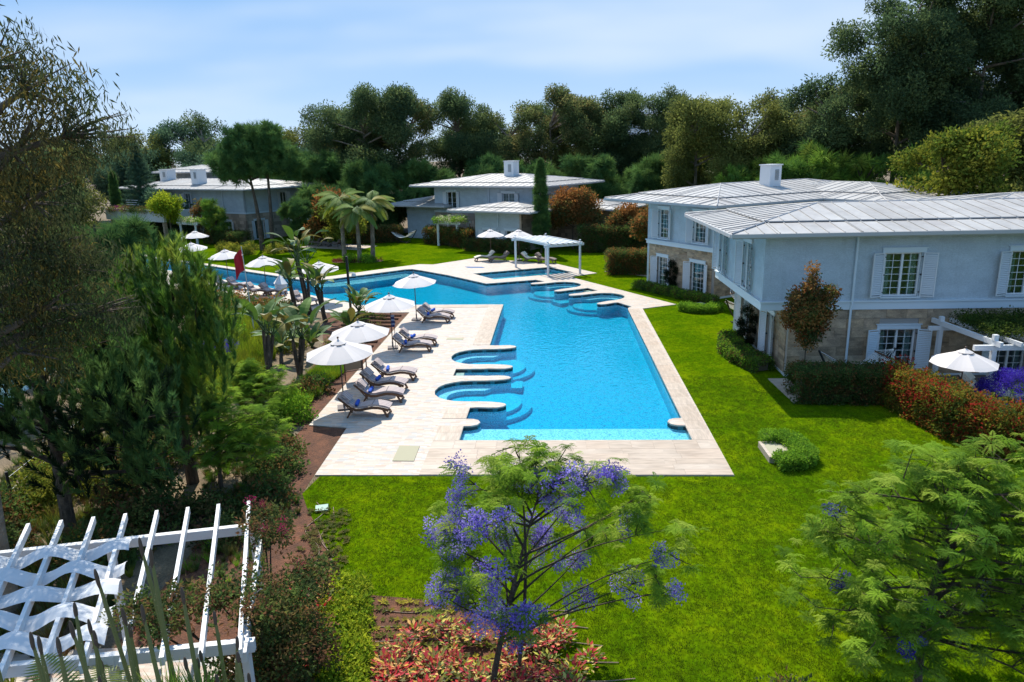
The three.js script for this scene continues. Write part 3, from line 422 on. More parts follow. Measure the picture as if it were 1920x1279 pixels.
{ // villa with the planted terrace behind the long pool arm
  reseed(404);
  const h = villa([-38.8, -90.4], rad(-31), 'long two-storey villa with planted roof terrace and stone ground floor behind pines');
  const L = 25, D = 9;
  plate('upper_wall', h, mat.wall, 'S', [-L, 0, 0], L, 3.6, 6.5, [[12, 13.3, 3.8, 5.9]]); plate('stone_wall', h, mat.stoneFar, 'S', [-L, 0, 0], L, 0, 3.4, [[15.5, 17.5, 0.1, 2.4], [20, 21.8, 0.1, 2.4], [5, 6.2, 0.6, 2.3], [9.5, 10.8, 0.1, 2.3]]);
  plate('upper_wall', h, mat.wall, 'E', [0, 0, 0], D, 3.6, 6.5, [[5.6, 6.6, 3.9, 5.9]]); plate('stone_wall', h, mat.stoneFar, 'E', [0, 0, 0], D, 0, 3.4, [[1.2, 2.6, 0.1, 2.5]]); plate('upper_wall', h, mat.wall, 'N', [0, 0, -D], L, 0, 6.5); plate('upper_wall', h, mat.wall, 'W', [-L, 0, -D], D - 0.3, 0, 6.5);
  new B().box(-L / 2, 3.5, -D / 2, L + 0.16, 0.2, D + 0.16).build('floor_band', mat.trim, h); new B().box(-L / 2, 1.7, -2.5, L - 0.6, 3.2, 0.1).box(-L / 2, 4.9, -2.5, L - 0.6, 2.8, 0.1).box(-2.5, 1.7, -5.5, 0.1, 3.2, 5.5).box(-2.5, 4.9, -5.5, 0.1, 2.8, 5.5).build('inner_wall', mat.room, h);
  const f = { far: true, rows: 3, cols: 1, ajar: 0.15, shutterW: 0.5 };
  windowUnit(h, 'S', [-L + 12.65, 3.8, 0], 1.3, 2.1, f); windowUnit(h, 'S', [-L + 16.5, 0.1, 0], 2, 2.3, { ...f, door: true }); windowUnit(h, 'S', [-L + 20.9, 0.1, 0], 1.8, 2.3, { ...f, door: true }); windowUnit(h, 'S', [-L + 5.6, 0.6, 0], 1.2, 1.7, f); windowUnit(h, 'S', [-L + 10.15, 0.1, 0], 1.3, 2.2, { ...f, door: true });
  windowUnit(h, 'E', [0, 0.1, -1.9], 1.4, 2.4, { ...f, door: true, leaves: 1, cols: 2, rows: 4 }); windowUnit(h, 'E', [0, 3.9, -6.1], 1.0, 2.0, f);
  // planted terrace
  const t = new B(); t.box(-15.5, 3.35, 6, 13.5, 1.4, 0.3).box(-22.4, 3.35, 3.0, 0.3, 1.4, 6.2).box(-8.6, 3.35, 3.0, 0.3, 1.4, 6.2).box(-15.5, 2.75, 3.0, 13.4, 0.2, 5.8).box(-15.5, 4.1, 6, 13.9, 0.1, 0.5).box(-22.4, 4.1, 2.9, 0.5, 0.1, 5.7); t.build('terrace', mat.whitePaint, h);
  for (const x of [-21.8, -15.5, -9.2]) new B().box(x, 1.33, 5.6, 0.4, 2.66, 0.4).build('terrace_pillar', mat.stoneFar, h);
  hipRoof(h, -L - 2.6, 2.6, -D - 2.4, 1.8, 6.6, { pitch: 0.15, merged: true, sheetW: 0.9 });
  chimney(h, -L + 14, 7.1, -1.2, 1.6, 1.9, 1.3); chimney(h, -L + 2, 7.3, -4, 1.9, 1.7, 1.4); spout(h, -4.4, 6.5, 0.1, 0.1);
}
{ // villa beyond, seen over the roof
  reseed(505);
  const h = villa([-50, -112], rad(-31), 'pale villa standing behind the long villa, only its roof and top wall showing');
  new B().box(0, 4.2, 0, 14, 8.4, 9).build('wall', mat.wall, h); hipRoof(h, -9.5, 9.5, -7, 7, 8.6, { merged: true, sheetW: 1, pitch: 0.16 });
  const g = thing('white_building', 'white multi-storey building glimpsed between the tall eucalyptus trees', 'building', [19, 0, -165], 0.3);
  const hs = []; for (let i = 0; i < 5; i++) for (let j = 0; j < 2; j++) hs.push([0.65 + i * 2.8, 2.15 + i * 2.8, 11.6 + j * 3, 13.1 + j * 3]);
  plate('wall', g, mat.white, 'S', [-7, 0, 4.5], 14, 0, 17.6, hs); new B().box(0, 8.8, -0.5, 13.9, 17.5, 8.6).build('inner_wall', mat.room, g); new B().box(0, 17.8, 0, 15, 0.4, 10).build('roof', mat.white, g);
  for (const [x0, x1, y0, y1] of hs) windowUnit(g, 'S', [-7 + (x0 + x1) / 2, y0, 4.5], x1 - x0, y1 - y0, { far: true, rows: 1, cols: 1, shutters: false, surround: false });
}

// ---------------------------------------------------------------- pool furniture
const profile = [[0, 0.86], [0.22, 0.66], [0.46, 0.47], [0.66, 0.385], [0.85, 0.385], [1.05, 0.43], [1.3, 0.475], [1.55, 0.465], [1.8, 0.41], [1.98, 0.34]];
function ribbon(pts, w, th, dy = 0) { // a pad that follows a profile in x-y, width along z
  const pos = [], q = (a, b, c, d) => pos.push(...a, ...b, ...c, ...a, ...c, ...d);
  const off = pts.map((p, i) => { const a = pts[Math.max(0, i - 1)], b = pts[Math.min(pts.length - 1, i + 1)], l = Math.hypot(b[0] - a[0], b[1] - a[1]); return [-(b[1] - a[1]) / l, (b[0] - a[0]) / l]; });
  const T = (i, k) => [pts[i][0] + off[i][0] * (th * k + dy), pts[i][1] + off[i][1] * (th * k + dy)];
  for (let i = 0; i < pts.length - 1; i++) { const [a, b, c, d] = [T(i, 0), T(i + 1, 0), T(i + 1, 1), T(i, 1)], h = w / 2; q([...d, h], [...c, h], [...c, -h], [...d, -h]); q([...a, -h], [...b, -h], [...b, h], [...a, h]); q([...a, h], [...b, h], [...c, h], [...d, h]); q([...d, -h], [...c, -h], [...b, -h], [...a, -h]); }
  for (const i of [0, pts.length - 1]) { const [a, d] = [T(i, 0), T(i, 1)], h = w / 2; q([...a, -h], [...a, h], [...d, h], [...d, -h]); }
  const g = new THREE.BufferGeometry(); g.setAttribute('position', new THREE.Float32BufferAttribute(pos, 3)); g.computeVertexNormals(); return boxUV(g);
}
const shift = (g, x, y, z) => { g.translate(x, y, z); return g; };
function makeLounger(label, group, o = {}) {
  const t = thing('sun_lounger', label, 'sun lounger', [0, 0, 0], 0, group), wood = o.wood || mat.wood, cush = o.pad || mat.pad;
  for (const s of [-1, 1]) mesh('side_rail', shift(ribbon(profile.slice(2), 0.045, 0.1, -0.115), 0, 0, s * 0.31), wood, t);
  for (const s of [-1, 1]) mesh('back_rail', shift(ribbon(profile.slice(0, 4), 0.045, 0.06, -0.08), 0, 0, s * 0.29), wood, t);
  for (const s of [-1, 1]) { new B().bar([0.5, 0.38, s * 0.31], [0.3, 0, s * 0.33], 0.05, 0.07).build('leg', wood, t); new B().bar([1.74, 0.34, s * 0.31], [1.92, 0, s * 0.31], 0.05, 0.08).build('leg', wood, t); }
  new B().bar([1.9, 0.06, -0.31], [1.9, 0.06, 0.31], 0.05, 0.05).bar([0.38, 0.18, -0.32], [0.38, 0.18, 0.32], 0.045, 0.045).bar([0.05, 0.76, -0.29], [0.05, 0.76, 0.29], 0.05, 0.05).build('crossbar', wood, t);
  for (const s of [-1, 1]) new B().bar([0.22, 0.56, s * 0.28], [0.5, 0.2, s * 0.28], 0.035, 0.035).build('back_strut', wood, t);
  if (o.pad !== null) { const p = mesh('cushion', ribbon(profile, 0.6, 0.075, 0), cush, t); for (const k of [3, 6]) mesh('seam', shift(ribbon([profile[k], [profile[k][0] + 0.03, profile[k][1] + 0.003]], 0.605, 0.006, 0.074), 0, 0, 0), mat.valve, p); }
  else for (let i = 0; i < 16; i++) { const x = 0.1 + i * 0.12, k = profile.findIndex(p => p[0] > x), a = profile[k - 1], b = profile[k], y = a[1] + (b[1] - a[1]) * (x - a[0]) / (b[0] - a[0]); new B().box(x, y, 0, 0.08, 0.02, 0.58, 0, 0, Math.atan2(b[1] - a[1], b[0] - a[0])).build('slat', wood, t); }
  if (o.pillow) mesh('head_pillow', shift(ribbon([[0.05, 0.83], [0.12, 0.79], [0.28, 0.63], [0.34, 0.58]], 0.52, 0.1, 0.07), 0, 0, 0), cush, t);
  return t;
}
const loungers = [];
{
  reseed(11);
  const g = 'wooden sun loungers on the pool deck';
  const L = makeLounger('dark wooden sun lounger with taupe striped pad and rolled blue towel on the spa side deck', g, { pillow: true });
  const spots = [[-8.42, -26.55, 0.02], [-8.28, -28.2, 0.0], [-8.35, -29.85, -0.02], [-8.25, -31.3, 0.03], [-8.36, -36.1, 0.0], [-8.2, -37.35, 0.03], [-8.3, -42.95, 0.02], [-8.18, -44.1, -0.02], [-27.2, -56.2, -0.3], [-25.9, -55.7, -0.28], [-23.3, -52.9, -0.22], [-22.0, -52.6, -0.25], [-18.3, -49.2, -0.4]];
  const labels = ['dark wooden sun lounger with blue towel beside the cut-out mulch bed corner', 'dark wooden sun lounger with blue towel next to the pole of the lowest umbrella', 'dark wooden sun lounger with blue towel in front of the canvas screen', 'dark wooden sun lounger with blue towel, last of the four by the canvas screen', 'dark wooden sun lounger with blue towel under the umbrella with the blue striped sheath', 'dark wooden sun lounger beside the pole of the umbrella with the blue striped sheath', 'dark wooden sun lounger with blue towel under the umbrella next to the open water', 'dark wooden sun lounger beside the pole of the umbrella next to the open water'];
  const tl = thing('towel', 'rolled blue towel lying on a sun lounger of the pool deck', 'towel', [0, 0, 0], 0, 'rolled blue towels on loungers');
  { const pts = Array.from({ length: 9 }, (_, i) => [0, 0, -0.3 + i * 0.075]); new B().tube(pts, pts.map((_, i) => i === 0 || i === 8 ? 0.05 : 0.075), 10).build('roll', mat.towel, tl); const f = new B(); f.box(-0.13, -0.045, 0, 0.2, 0.02, 0.56, 0, 0, -0.55); f.build('loose_end', mat.towel, tl); }
  spots.forEach(([x, z, r], i) => {
    const lab = labels[i] || 'dark wooden sun lounger with taupe pad beside the narrow pool arm', o = i ? copyOf(L, [x + rr(-0.06, 0.06), 0.05, z], r + rr(-0.09, 0.09), lab) : L; if (!i) { o.position.set(x, 0.05, z); o.rotation.y = r; o.userData.label = lab; }
    if (i >= 8) o.userData.group = 'sun loungers beside the narrow pool arm';
    loungers.push(o);
    if (i < 8) { const p = [x + 0.66 * Math.cos(r) , 0.05 + 0.385 + 0.14, z - 0.66 * Math.sin(r)]; if (i) copyOf(tl, p, r + rr(-0.25, 0.25)); else { tl.position.set(...p); tl.rotation.y = 0.1; } }
  });
  const gw = 'wicker loungers by the small pool', Wk = makeLounger('brown wicker lounger with cream cushion beside the small pool', gw, { wood: mat.wicker, pad: mat.cream, pillow: true }); const Wd = makeLounger('brown wicker lounger with brown cushion beside the small pool', gw, { wood: mat.wicker, pad: M([0.2, 0.16, 0.135], 0.9), pillow: true });
  const wr = Math.PI + 0.42; Wk.position.set(-5.55, 0.05, -69.4); Wk.rotation.y = wr; Wd.position.set(-4.1, 0.05, -68.7); Wd.rotation.y = wr; copyOf(Wk, [-2.75, 0.05, -68.0], wr); copyOf(Wd, [-1.4, 0.05, -67.2], wr);
  const c1 = copyOf(Wk, [16.75, 0.04, -28.9], Math.PI + 0.85, 'cream cushioned lounger under the umbrella on the hedged patio'); const c2 = copyOf(Wk, [17.35, 0.04, -28.0], Math.PI + 0.95, 'cream cushioned lounger next to the pergola post on the hedged patio'); c1.userData.group = c2.userData.group = 'loungers on the hedged patio';
  const S = makeLounger('bare slatted wooden lounger on the small patio beside the square hedge', 'bare loungers on the small patio', { pad: null }); S.position.set(6.3, 0.05, -61.1); S.rotation.y = -0.2; copyOf(S, [7.1, 0.05, -60.0], -0.2);
  for (const [x, z] of [[-27.0, -83.4], [-25.6, -82.6], [-24.2, -81.9]]) { const q = copyOf(Wd, [x, 0.05, z], 0.4, 'dark lounger on the patio shaded by the palm trees'); q.userData.group = 'loungers on the palm patio'; }
}
// umbrellas: eight cloth panels, vent, pole, ribs
function makeUmbrella(R = 1.4, rim = 2.35, apex = 2.9, o = {}) {
  const t = thing('umbrella', 'x', 'umbrella', [0, 0, 0], 0, 'open white umbrellas'), n = o.square ? 4 : 8, a0 = Math.PI / n;
  const can = new THREE.Group(); can.name = 'canopy'; t.add(can); can.position.y = rim; can.rotation.set(o.tilt || 0, 0, o.tiltZ || 0);
  const H = apex - rim, K = 6, P = (k, j, m) => { const r = (0.13 + 0.87 * k / K) * R, f = j / m, A = Math.PI * 2 / n, an = f * A; const x0 = Math.cos(0) * (1 - f) + Math.cos(A) * f, z0 = Math.sin(0) * (1 - f) + Math.sin(A) * f, sag = 0.05 * Math.sin(f * Math.PI) * (k / K); return [r * x0, H * Math.pow(1 - r / R, 0.92) - sag, r * z0]; };
  const pos = [], m = 4; for (let k = 0; k < K; k++) for (let j = 0; j < m; j++) { const a = P(k, j, m), b = P(k + 1, j, m), c = P(k + 1, j + 1, m), d = P(k, j + 1, m); pos.push(...a, ...c, ...b, ...a, ...d, ...c); }
  const g = new THREE.BufferGeometry(); g.setAttribute('position', new THREE.Float32BufferAttribute(pos, 3)); g.computeVertexNormals(); boxUV(g);
  for (let i = 0; i < n; i++) { const p = mesh('canopy_panel', g, mat.fabric, can); p.rotation.y = -(i * 2 * Math.PI / n + a0); }
  const vp = []; for (let i = 0; i < 8; i++) { const a = i * Math.PI / 4, b = a + Math.PI / 4; vp.push(0, H + 0.06, 0, Math.cos(b) * 0.34, H - 0.1, Math.sin(b) * 0.34, Math.cos(a) * 0.34, H - 0.1, Math.sin(a) * 0.34); }
  const vg = new THREE.BufferGeometry(); vg.setAttribute('position', new THREE.Float32BufferAttribute(vp, 3)); vg.computeVertexNormals(); mesh('vent_cap', boxUV(vg), mat.fabric, can);
  new B().box(0.2, H - 0.115, 0.26, 0.16, 0.02, 0.03, 0.6).box(-0.24, H - 0.115, 0.22, 0.16, 0.02, 0.03, -0.7).box(0.02, H - 0.12, 0.34, 0.2, 0.02, 0.03).build('vent_tie', mat.valve, can);
  for (let i = 0; i < n; i++) { const a = i * 2 * Math.PI / n + a0; new B().bar([0, H - 0.06, 0], [Math.cos(a) * (R - 0.02), -0.02, Math.sin(a) * (R - 0.02)], 0.025, 0.025).build('rib', o.dark || mat.pole, can); }
  new B().cyl(0, -0.02, 0, 0.025, 0.02, H + 0.16, 8).add(new THREE.SphereGeometry(0.045, 8, 6), new THREE.Matrix4().makeTranslation(0, H + 0.12, 0)).build('finial', o.dark || mat.pole, can);
  new B().tube([[0, 0.04, 0], [0, rim, 0], [0, rim + H * 0.6, 0]], 0.027, 8).build('pole', o.dark || mat.pole, t);
  new B().box(0, 0.04, 0, 0.55, 0.08, 0.55).cyl(0, 0.08, 0, 0.045, 0.04, 0.3, 8).build('base', mat.valve, t);
  return t;
}
{
  reseed(12);
  const labs = [[[-8.55, 0.05, -27.35], 'white octagonal umbrella over the loungers beside the mulch bed corner', 0.3], [[-8.6, 0.05, -30.6], 'white umbrella rising behind the canvas screen and first planting bed', 0.1], [[-8.55, 0.05, -36.75], 'white umbrella with a blue striped sheath hanging at its pole', 0.2], [[-8.5, 0.05, -43.55], 'white umbrella standing against the open water at the deck corner', 0.0],
    [[-26.8, 0.05, -57.5], 'white umbrella by the red flag on the narrow pool arm', 0.2], [[-21.9, 0.05, -53.2], 'white umbrella beside the pale pyramid bin on the narrow pool arm', 0.1], [[-16.4, 0.05, -49.6], 'white umbrella half hidden by the bird of paradise plants', 0.3], [[-32.4, 0.05, -63.0], 'white umbrella mostly behind the bushy pine at the narrow pool arm', 0.4]];
  const u = makeUmbrella(); u.children[0].rotation.set(0.05, 0, 0.03);
  labs.forEach(([p, l, r], i) => { const o = i ? copyOf(u, p, r, l) : u; if (!i) { o.position.set(...p); o.rotation.y = r; o.userData.label = l; } });
  const s = makeUmbrella(1.4, 2.3, 2.9); s.position.set(-5.9, 0.05, -70.0); s.userData.label = 'white umbrella behind the wicker loungers, nearer the palm lawn'; copyOf(s, [-3.1, 0.05, -69.2], 0.4, 'white umbrella behind the wicker loungers, next to the open pergola');
  copyOf(s, [15.5, 0.04, -26.7], 0.2, 'white umbrella on the hedged patio of the overhanging villa', 0.85); copyOf(s, [-23.4, 0.05, -81.2], 0.3, 'white umbrella on the patio behind the palm trees'); copyOf(s, [-37.5, 0.05, -74], 0.2, 'white umbrella across the narrow pool arm below the terrace villa');
  // blue striped sheath at the third umbrella
  const sh = thing('umbrella_sheath', 'blue striped cloth sheath hanging at an umbrella pole', 'sheath', [-8.42, 1.32, -36.6], 0.2);
  for (let i = 0; i < 6; i++) new B().box(0, i * 0.11, 0, 0.17 + 0.01 * (i % 2), 0.095, 0.1).build('stripe', i % 2 ? M([0.2, 0.24, 0.36], 0.9) : M([0.02, 0.03, 0.12], 0.9), sh);
  new B().bar([0.06, -1.2, 0], [0.06, 0, 0], 0.03, 0.03).build('stick', mat.pole, sh);
  const c = thing('closed_umbrella', 'closed white umbrella beside the vine pergola of the cypress villa', 'umbrella', [-12.2, 0, -85.6]);
  mesh('folded_canopy', boxUV(plain(lathe([[0.02, 2.9], [0.12, 2.5], [0.2, 1.6], [0.24, 1.1], [0.05, 1.05]], 9))), mat.fabric, c); new B().cyl(0, 0, 0, 0.04, 0.04, 1.2, 8).build('pole', mat.pole, c);
}
{ // canvas screen between the first planting bed and the loungers
  const s = thing('canvas_screen', 'tan canvas screen on dark wooden frame behind the loungers', 'screen', [-9.15, 0.05, -31.2], 0.5);
  for (const x of [-0.42, 0.42, 0.6]) new B().bar([x, 0, 0], [x, 1.65, x > 0.5 ? -0.1 : 0], 0.045, 0.045).build('post', mat.wood, s);
  new B().box(0, 1.05, 0, 0.8, 1.1, 0.02).build('canvas', mat.tanCloth, s); new B().bar([-0.42, 0.45, 0.01], [0.42, 0.45, 0.01], 0.04, 0.04).bar([-0.42, 1.63, 0.01], [0.6, 1.63, 0], 0.04, 0.04).build('crossbar', mat.wood, s);
}
{ // flag, lamp, bin, mats, hatches
  const f = thing('flagpole', 'thin white flagpole with drooping dark red flag', 'flagpole', [-17.3, 0, -39.6]); f.rotation.z = 0.035;
  new B().tube([[0, 0, 0], [0, 3, 0], [0, 5.35, 0]], [0.04, 0.035, 0.022], 8).build('pole', mat.steel, f);
  const fl = []; { const n = 6; const P = (i, j) => [-(i / n) * 0.55 - 0.02, 5.15 - j * 0.24 - (i / n) * (i / n) * 0.55 - 0.0, 0.06 * Math.sin(i * 1.7 + j * 0.6)]; for (let i = 0; i < n; i++) for (let j = 0; j < 5; j++) { const a = P(i, j), b = P(i + 1, j), c = P(i + 1, j + 1), d = P(i, j + 1); fl.push(...a, ...c, ...b, ...a, ...d, ...c); } }
  const fg = new THREE.BufferGeometry(); fg.setAttribute('position', new THREE.Float32BufferAttribute(fl, 3)); fg.computeVertexNormals(); mesh('flag', boxUV(fg), mat.red, f);
  const l = thing('lamp_post', 'dark slim lamp post with small white lamp arm at the pool edge', 'lamp post', [-13.6, 0, -46.8]);
  new B().box(0, 1.85, 0, 0.14, 3.7, 0.14).box(0, 0.05, 0, 0.3, 0.1, 0.3).build('post', mat.iron, l); const a = new B().bar([0, 2.6, 0], [0.45, 2.6, 0.1], 0.06, 0.05).build('lamp_arm', mat.white, l); mesh('lamp_head', new B().cyl(0.42, 2.4, 0.1, 0.16, 0.12, 0.18, 12).geo(), mat.white, a);
  const b = thing('pyramid_bin', 'pale grey pyramid topped bin at the edge of the narrow pool arm', 'bin', [-20.9, 0.05, -53.6], 0.5);
  new B().box(0, 0.35, 0, 0.8, 0.7, 0.8).build('box', mat.whitePaint, b); mesh('lid', boxUV(plain(new THREE.ConeGeometry(0.66, 0.75, 4).rotateY(Math.PI / 4).translate(0, 1.075, 0))), mat.whitePaint, b);
  const hatch = (pts, label) => tag(mesh('hatch_cover', slab(pts, 0.0, 0.06), mat.hatch), label, 'hatch');
  hatch([[-5.45, -23.42], [-4.72, -23.38], [-4.69, -22.1], [-5.43, -22.12]], 'square beige hatch cover in the deck beside the shallow shelf').position.y = 0.012;
  hatch([[-5.9, -38.9], [-4.95, -38.85], [-4.95, -38.4], [-5.9, -38.45]], 'small beige hatch cover in the deck near the round spa');
  const h3 = thing('lawn_hatch', 'tan hatch cover in white kerb framed by a low hook-shaped hedge on the lawn', 'hatch', [7.5, 0, -22.7]);
  new B().box(0, 0.1, 0, 0.66, 0.2, 1.14).build('cover', mat.hatch, h3); new B().box(-0.38, 0.11, 0, 0.1, 0.24, 1.3).box(0.38, 0.11, 0, 0.1, 0.24, 1.3).box(0, 0.11, 0.62, 0.66, 0.24, 0.08).box(0, 0.11, -0.62, 0.66, 0.24, 0.08).build('kerb', mat.trav, h3);
  const h4 = thing('lawn_hatch', 'tan hatch cover half ringed by a low curved hedge near the stacked windows', 'hatch', [9.6, 0, -46.5], 0.5); new B().box(0, 0.1, 0, 1.2, 0.2, 0.9).build('cover', mat.hatch, h4);
  tag(mesh('foot_bath', slab([[-7.95, -65.35], [-6.35, -65.1], [-6.0, -64.4], [-7.6, -64.65]], 0.03, 0.062), mat.blueMat), 'small blue rectangular foot bath set in the deck', 'foot bath');
  tag(mesh('drain_cover', slab([[-0.2, -59.0], [0.55, -58.1], [1.9, -58.75], [1.2, -59.6]], 0.03, 0.058), mat.trav3), 'pale drain cover in the deck below the open pergola', 'drain cover');
  tag(mesh('valve_box', slab([[-7.05, -18.95], [-6.7, -19.05], [-6.6, -18.7], [-6.95, -18.6]], 0.01, 0.06), M([0.3, 0.42, 0.36], 0.7)), 'pale green irrigation valve lid in the mulch bed', 'valve lid');
}
// ---------------------------------------------------------------- pergolas
{
  const p = thing('pergola', 'white open slatted pergola standing beside the small pool', 'pergola', [-3.2, 0.05, -64.6]);
  const a = [0, 0], b = [2.95, 5.2], c = [5.65, 4.1], d = [2.74, -1.05];
  for (const q of [a, b, c, d]) { const o = new B().box(q[0], 1.3, q[1], 0.15, 2.6, 0.15, -0.5).box(q[0], 2.85, q[1], 0.13, 0.1, 0.13, -0.5).build('post', mat.whitePaint, p); }
  const ext = (u, v, e) => { const l = Math.hypot(v[0] - u[0], v[1] - u[1]); return [[u[0] - (v[0] - u[0]) * e / l, u[1] - (v[1] - u[1]) * e / l], [v[0] + (v[0] - u[0]) * e / l, v[1] + (v[1] - u[1]) * e / l]]; };
  const beam = (u, v, y, w, h, n) => { const [s, e] = ext(u, v, 0.35); new B().bar([s[0], y, s[1]], [e[0], y, e[1]], w, h).build(n, mat.whitePaint, p); };
  beam(a, d, 2.5, 0.1, 0.2, 'beam'); beam(b, c, 2.5, 0.1, 0.2, 'beam'); beam(a, b, 2.62, 0.1, 0.2, 'beam'); beam(d, c, 2.62, 0.1, 0.2, 'beam');
  for (let i = 1; i < 6; i++) { const k = i / 6; beam([a[0] + (d[0] - a[0]) * k, a[1] + (d[1] - a[1]) * k], [b[0] + (c[0] - b[0]) * k, b[1] + (c[1] - b[1]) * k], 2.68, 0.28, 0.05, 'slat'); }
}
{ // large white pergola with woven cloth in the near corner
  const p = thing('pergola', 'large white pergola with long slats, woven white cloth strips and climbing bougainvillea', 'pergola', [0, 0, 0]);
  const farZ = x => -12.55 - (x + 10) * 0.24, nearZ = x => -9.15 - (x + 8) * 0.18;
  for (const [x, z] of [[-9.15, farZ(-9.15)], [-6.4, farZ(-6.4)], [-8.9, nearZ(-8.9)], [-5.0, nearZ(-5.0)], [-7, nearZ(-7)]]) new B().box(x, 1.25, z, 0.12, 2.5, 0.12).build('post', mat.whitePaint, p);
  new B().bar([-13.5, 2.4, farZ(-13.5)], [-6.3, 2.42, farZ(-6.3)], 0.12, 0.2).build('beam', mat.whitePaint, p); new B().bar([-12, 2.4, nearZ(-12)], [-4.85, 2.42, nearZ(-4.85)], 0.12, 0.2).build('beam', mat.whitePaint, p);
  for (let i = 0; i < 13; i++) { const xf = -6.45 - i * 0.62, xn = -5.05 - i * 0.57; new B().bar([xf - 0.32, 2.61, farZ(xf) - 0.75], [xn + 0.16, 2.59, nearZ(xn) + 0.4], 0.07, 0.15).build('slat', mat.whitePaint, p); }
  new B().bar([-6.3, 2.42, farZ(-6.3) - 0.3], [-4.9, 2.42, nearZ(-4.9) + 0.3], 0.09, 0.18).build('beam', mat.whitePaint, p);
  for (let r = 0; r < 5; r++) { // cloth strips woven over and under the slats
    const pos = [], n = 44, k = 0.14 + r * 0.19, hw = 0.23, Q = (i, s) => { const u = 3.6 + i / n * 6.6, xf = -6.45 - u * 0.62, xn = -5.05 - u * 0.57, kk = k + s * hw / 3.6 + 0.015 * Math.sin(u * 3 + r); const x = xf + (xn - xf) * kk, z = farZ(xf) + (nearZ(xn) - farZ(xf)) * kk; return [x, 2.63 + 0.09 * Math.cos(u * Math.PI + r * Math.PI) + 0.02 * Math.sin(i * 0.45 + s * 2.6 + r) - 0.05 * s * s , z]; };
    for (let i = 0; i < n; i++) for (const [s0, s1] of [[-1, -0.6], [-0.6, -0.2], [-0.2, 0.2], [0.2, 0.6], [0.6, 1]]) { const a = Q(i, s0), b = Q(i + 1, s0), c = Q(i + 1, s1), d = Q(i, s1); pos.push(...a, ...b, ...c, ...a, ...c, ...d); }
    const g = new THREE.BufferGeometry(); g.setAttribute('position', new THREE.Float32BufferAttribute(pos, 3)); g.computeVertexNormals(); mesh('cloth_strip', boxUV(g), mat.sail, p);
  }
}
{ // patio pergola of the overhanging villa
  const p = thing('pergola', 'white patio pergola with leafy vine roof against the stone wall of the overhanging villa', 'pergola', [0, 0, 0]);
  for (const [x, z] of [[16.6, -30.6], [16.95, -27.4], [22, -27.4]]) new B().box(x, 1.22, z, 0.17, 2.45, 0.17).box(x, 2.78, z, 0.17, 0.22, 0.17).build('post', mat.whitePaint, p);
  new B().bar([16.6, 2.58, -31.3], [16.98, 2.58, -27.0], 0.12, 0.2).build('beam', mat.whitePaint, p); new B().bar([16.1, 2.38, -30.6], [23, 2.38, -30.6], 0.12, 0.18).build('beam', mat.whitePaint, p); new B().bar([16.2, 2.38, -27.4], [23, 2.38, -27.4], 0.14, 0.2).build('beam', mat.whitePaint, p);
  for (let i = 1; i < 8; i++) new B().bar([16.6 + i * 0.75, 2.58, -31.3], [16.98 + i * 0.75, 2.58, -27.0], 0.08, 0.16).build('slat', mat.whitePaint, p);
  const q = thing('pergola', 'small white pergola with leafy top against the villa with the front wing', 'pergola', [-11.2, 0, -82.2], rad(-31));
  for (const x of [-1.4, 1.4]) for (const z of [-1, 1]) new B().cyl(x, 0, z, 0.17, 0.15, 2.5, 12).build('column', mat.whitePaint, q);
  for (const z of [-1, 1]) new B().box(0, 2.6, z, 3.8, 0.2, 0.14).build('beam', mat.whitePaint, q); for (let i = 0; i < 7; i++) new B().box(-1.5 + i * 0.5, 2.75, 0, 0.08, 0.14, 2.8).build('slat', mat.whitePaint, q);
  const r = thing('pergola', 'small white pergola with climbing roses below the planted terrace', 'pergola', [-44.4, 0, -88.0], rad(-31)); for (const x of [-1.6, 1.6]) for (const z of [-1, 1]) new B().box(x, 1.25, z, 0.18, 2.5, 0.18).build('post', mat.whitePaint, r); for (const z of [-1, 1]) new B().box(0, 2.6, z, 4, 0.2, 0.14).build('beam', mat.whitePaint, r); for (let i = 0; i < 7; i++) new B().box(-1.7 + i * 0.57, 2.75, 0, 0.08, 0.14, 2.8).build('slat', mat.whitePaint, r);
  const s = thing('pergola', 'white pergola at the end wall of the long terrace villa', 'pergola', [-31.4, 0, -92.5], rad(-31)); for (const x of [-1.5, 1.8]) for (const z of [-1.4, 1.6]) new B().box(x, 1.3, z, 0.18, 2.6, 0.18).build('post', mat.whitePaint, s); for (const z of [-1.4, 1.6]) new B().box(0.1, 2.7, z, 4.2, 0.2, 0.14).build('beam', mat.whitePaint, s); for (let i = 0; i < 8; i++) new B().box(-1.6 + i * 0.5, 2.85, 0.1, 0.08, 0.14, 3.6).build('slat', mat.whitePaint, s);
}
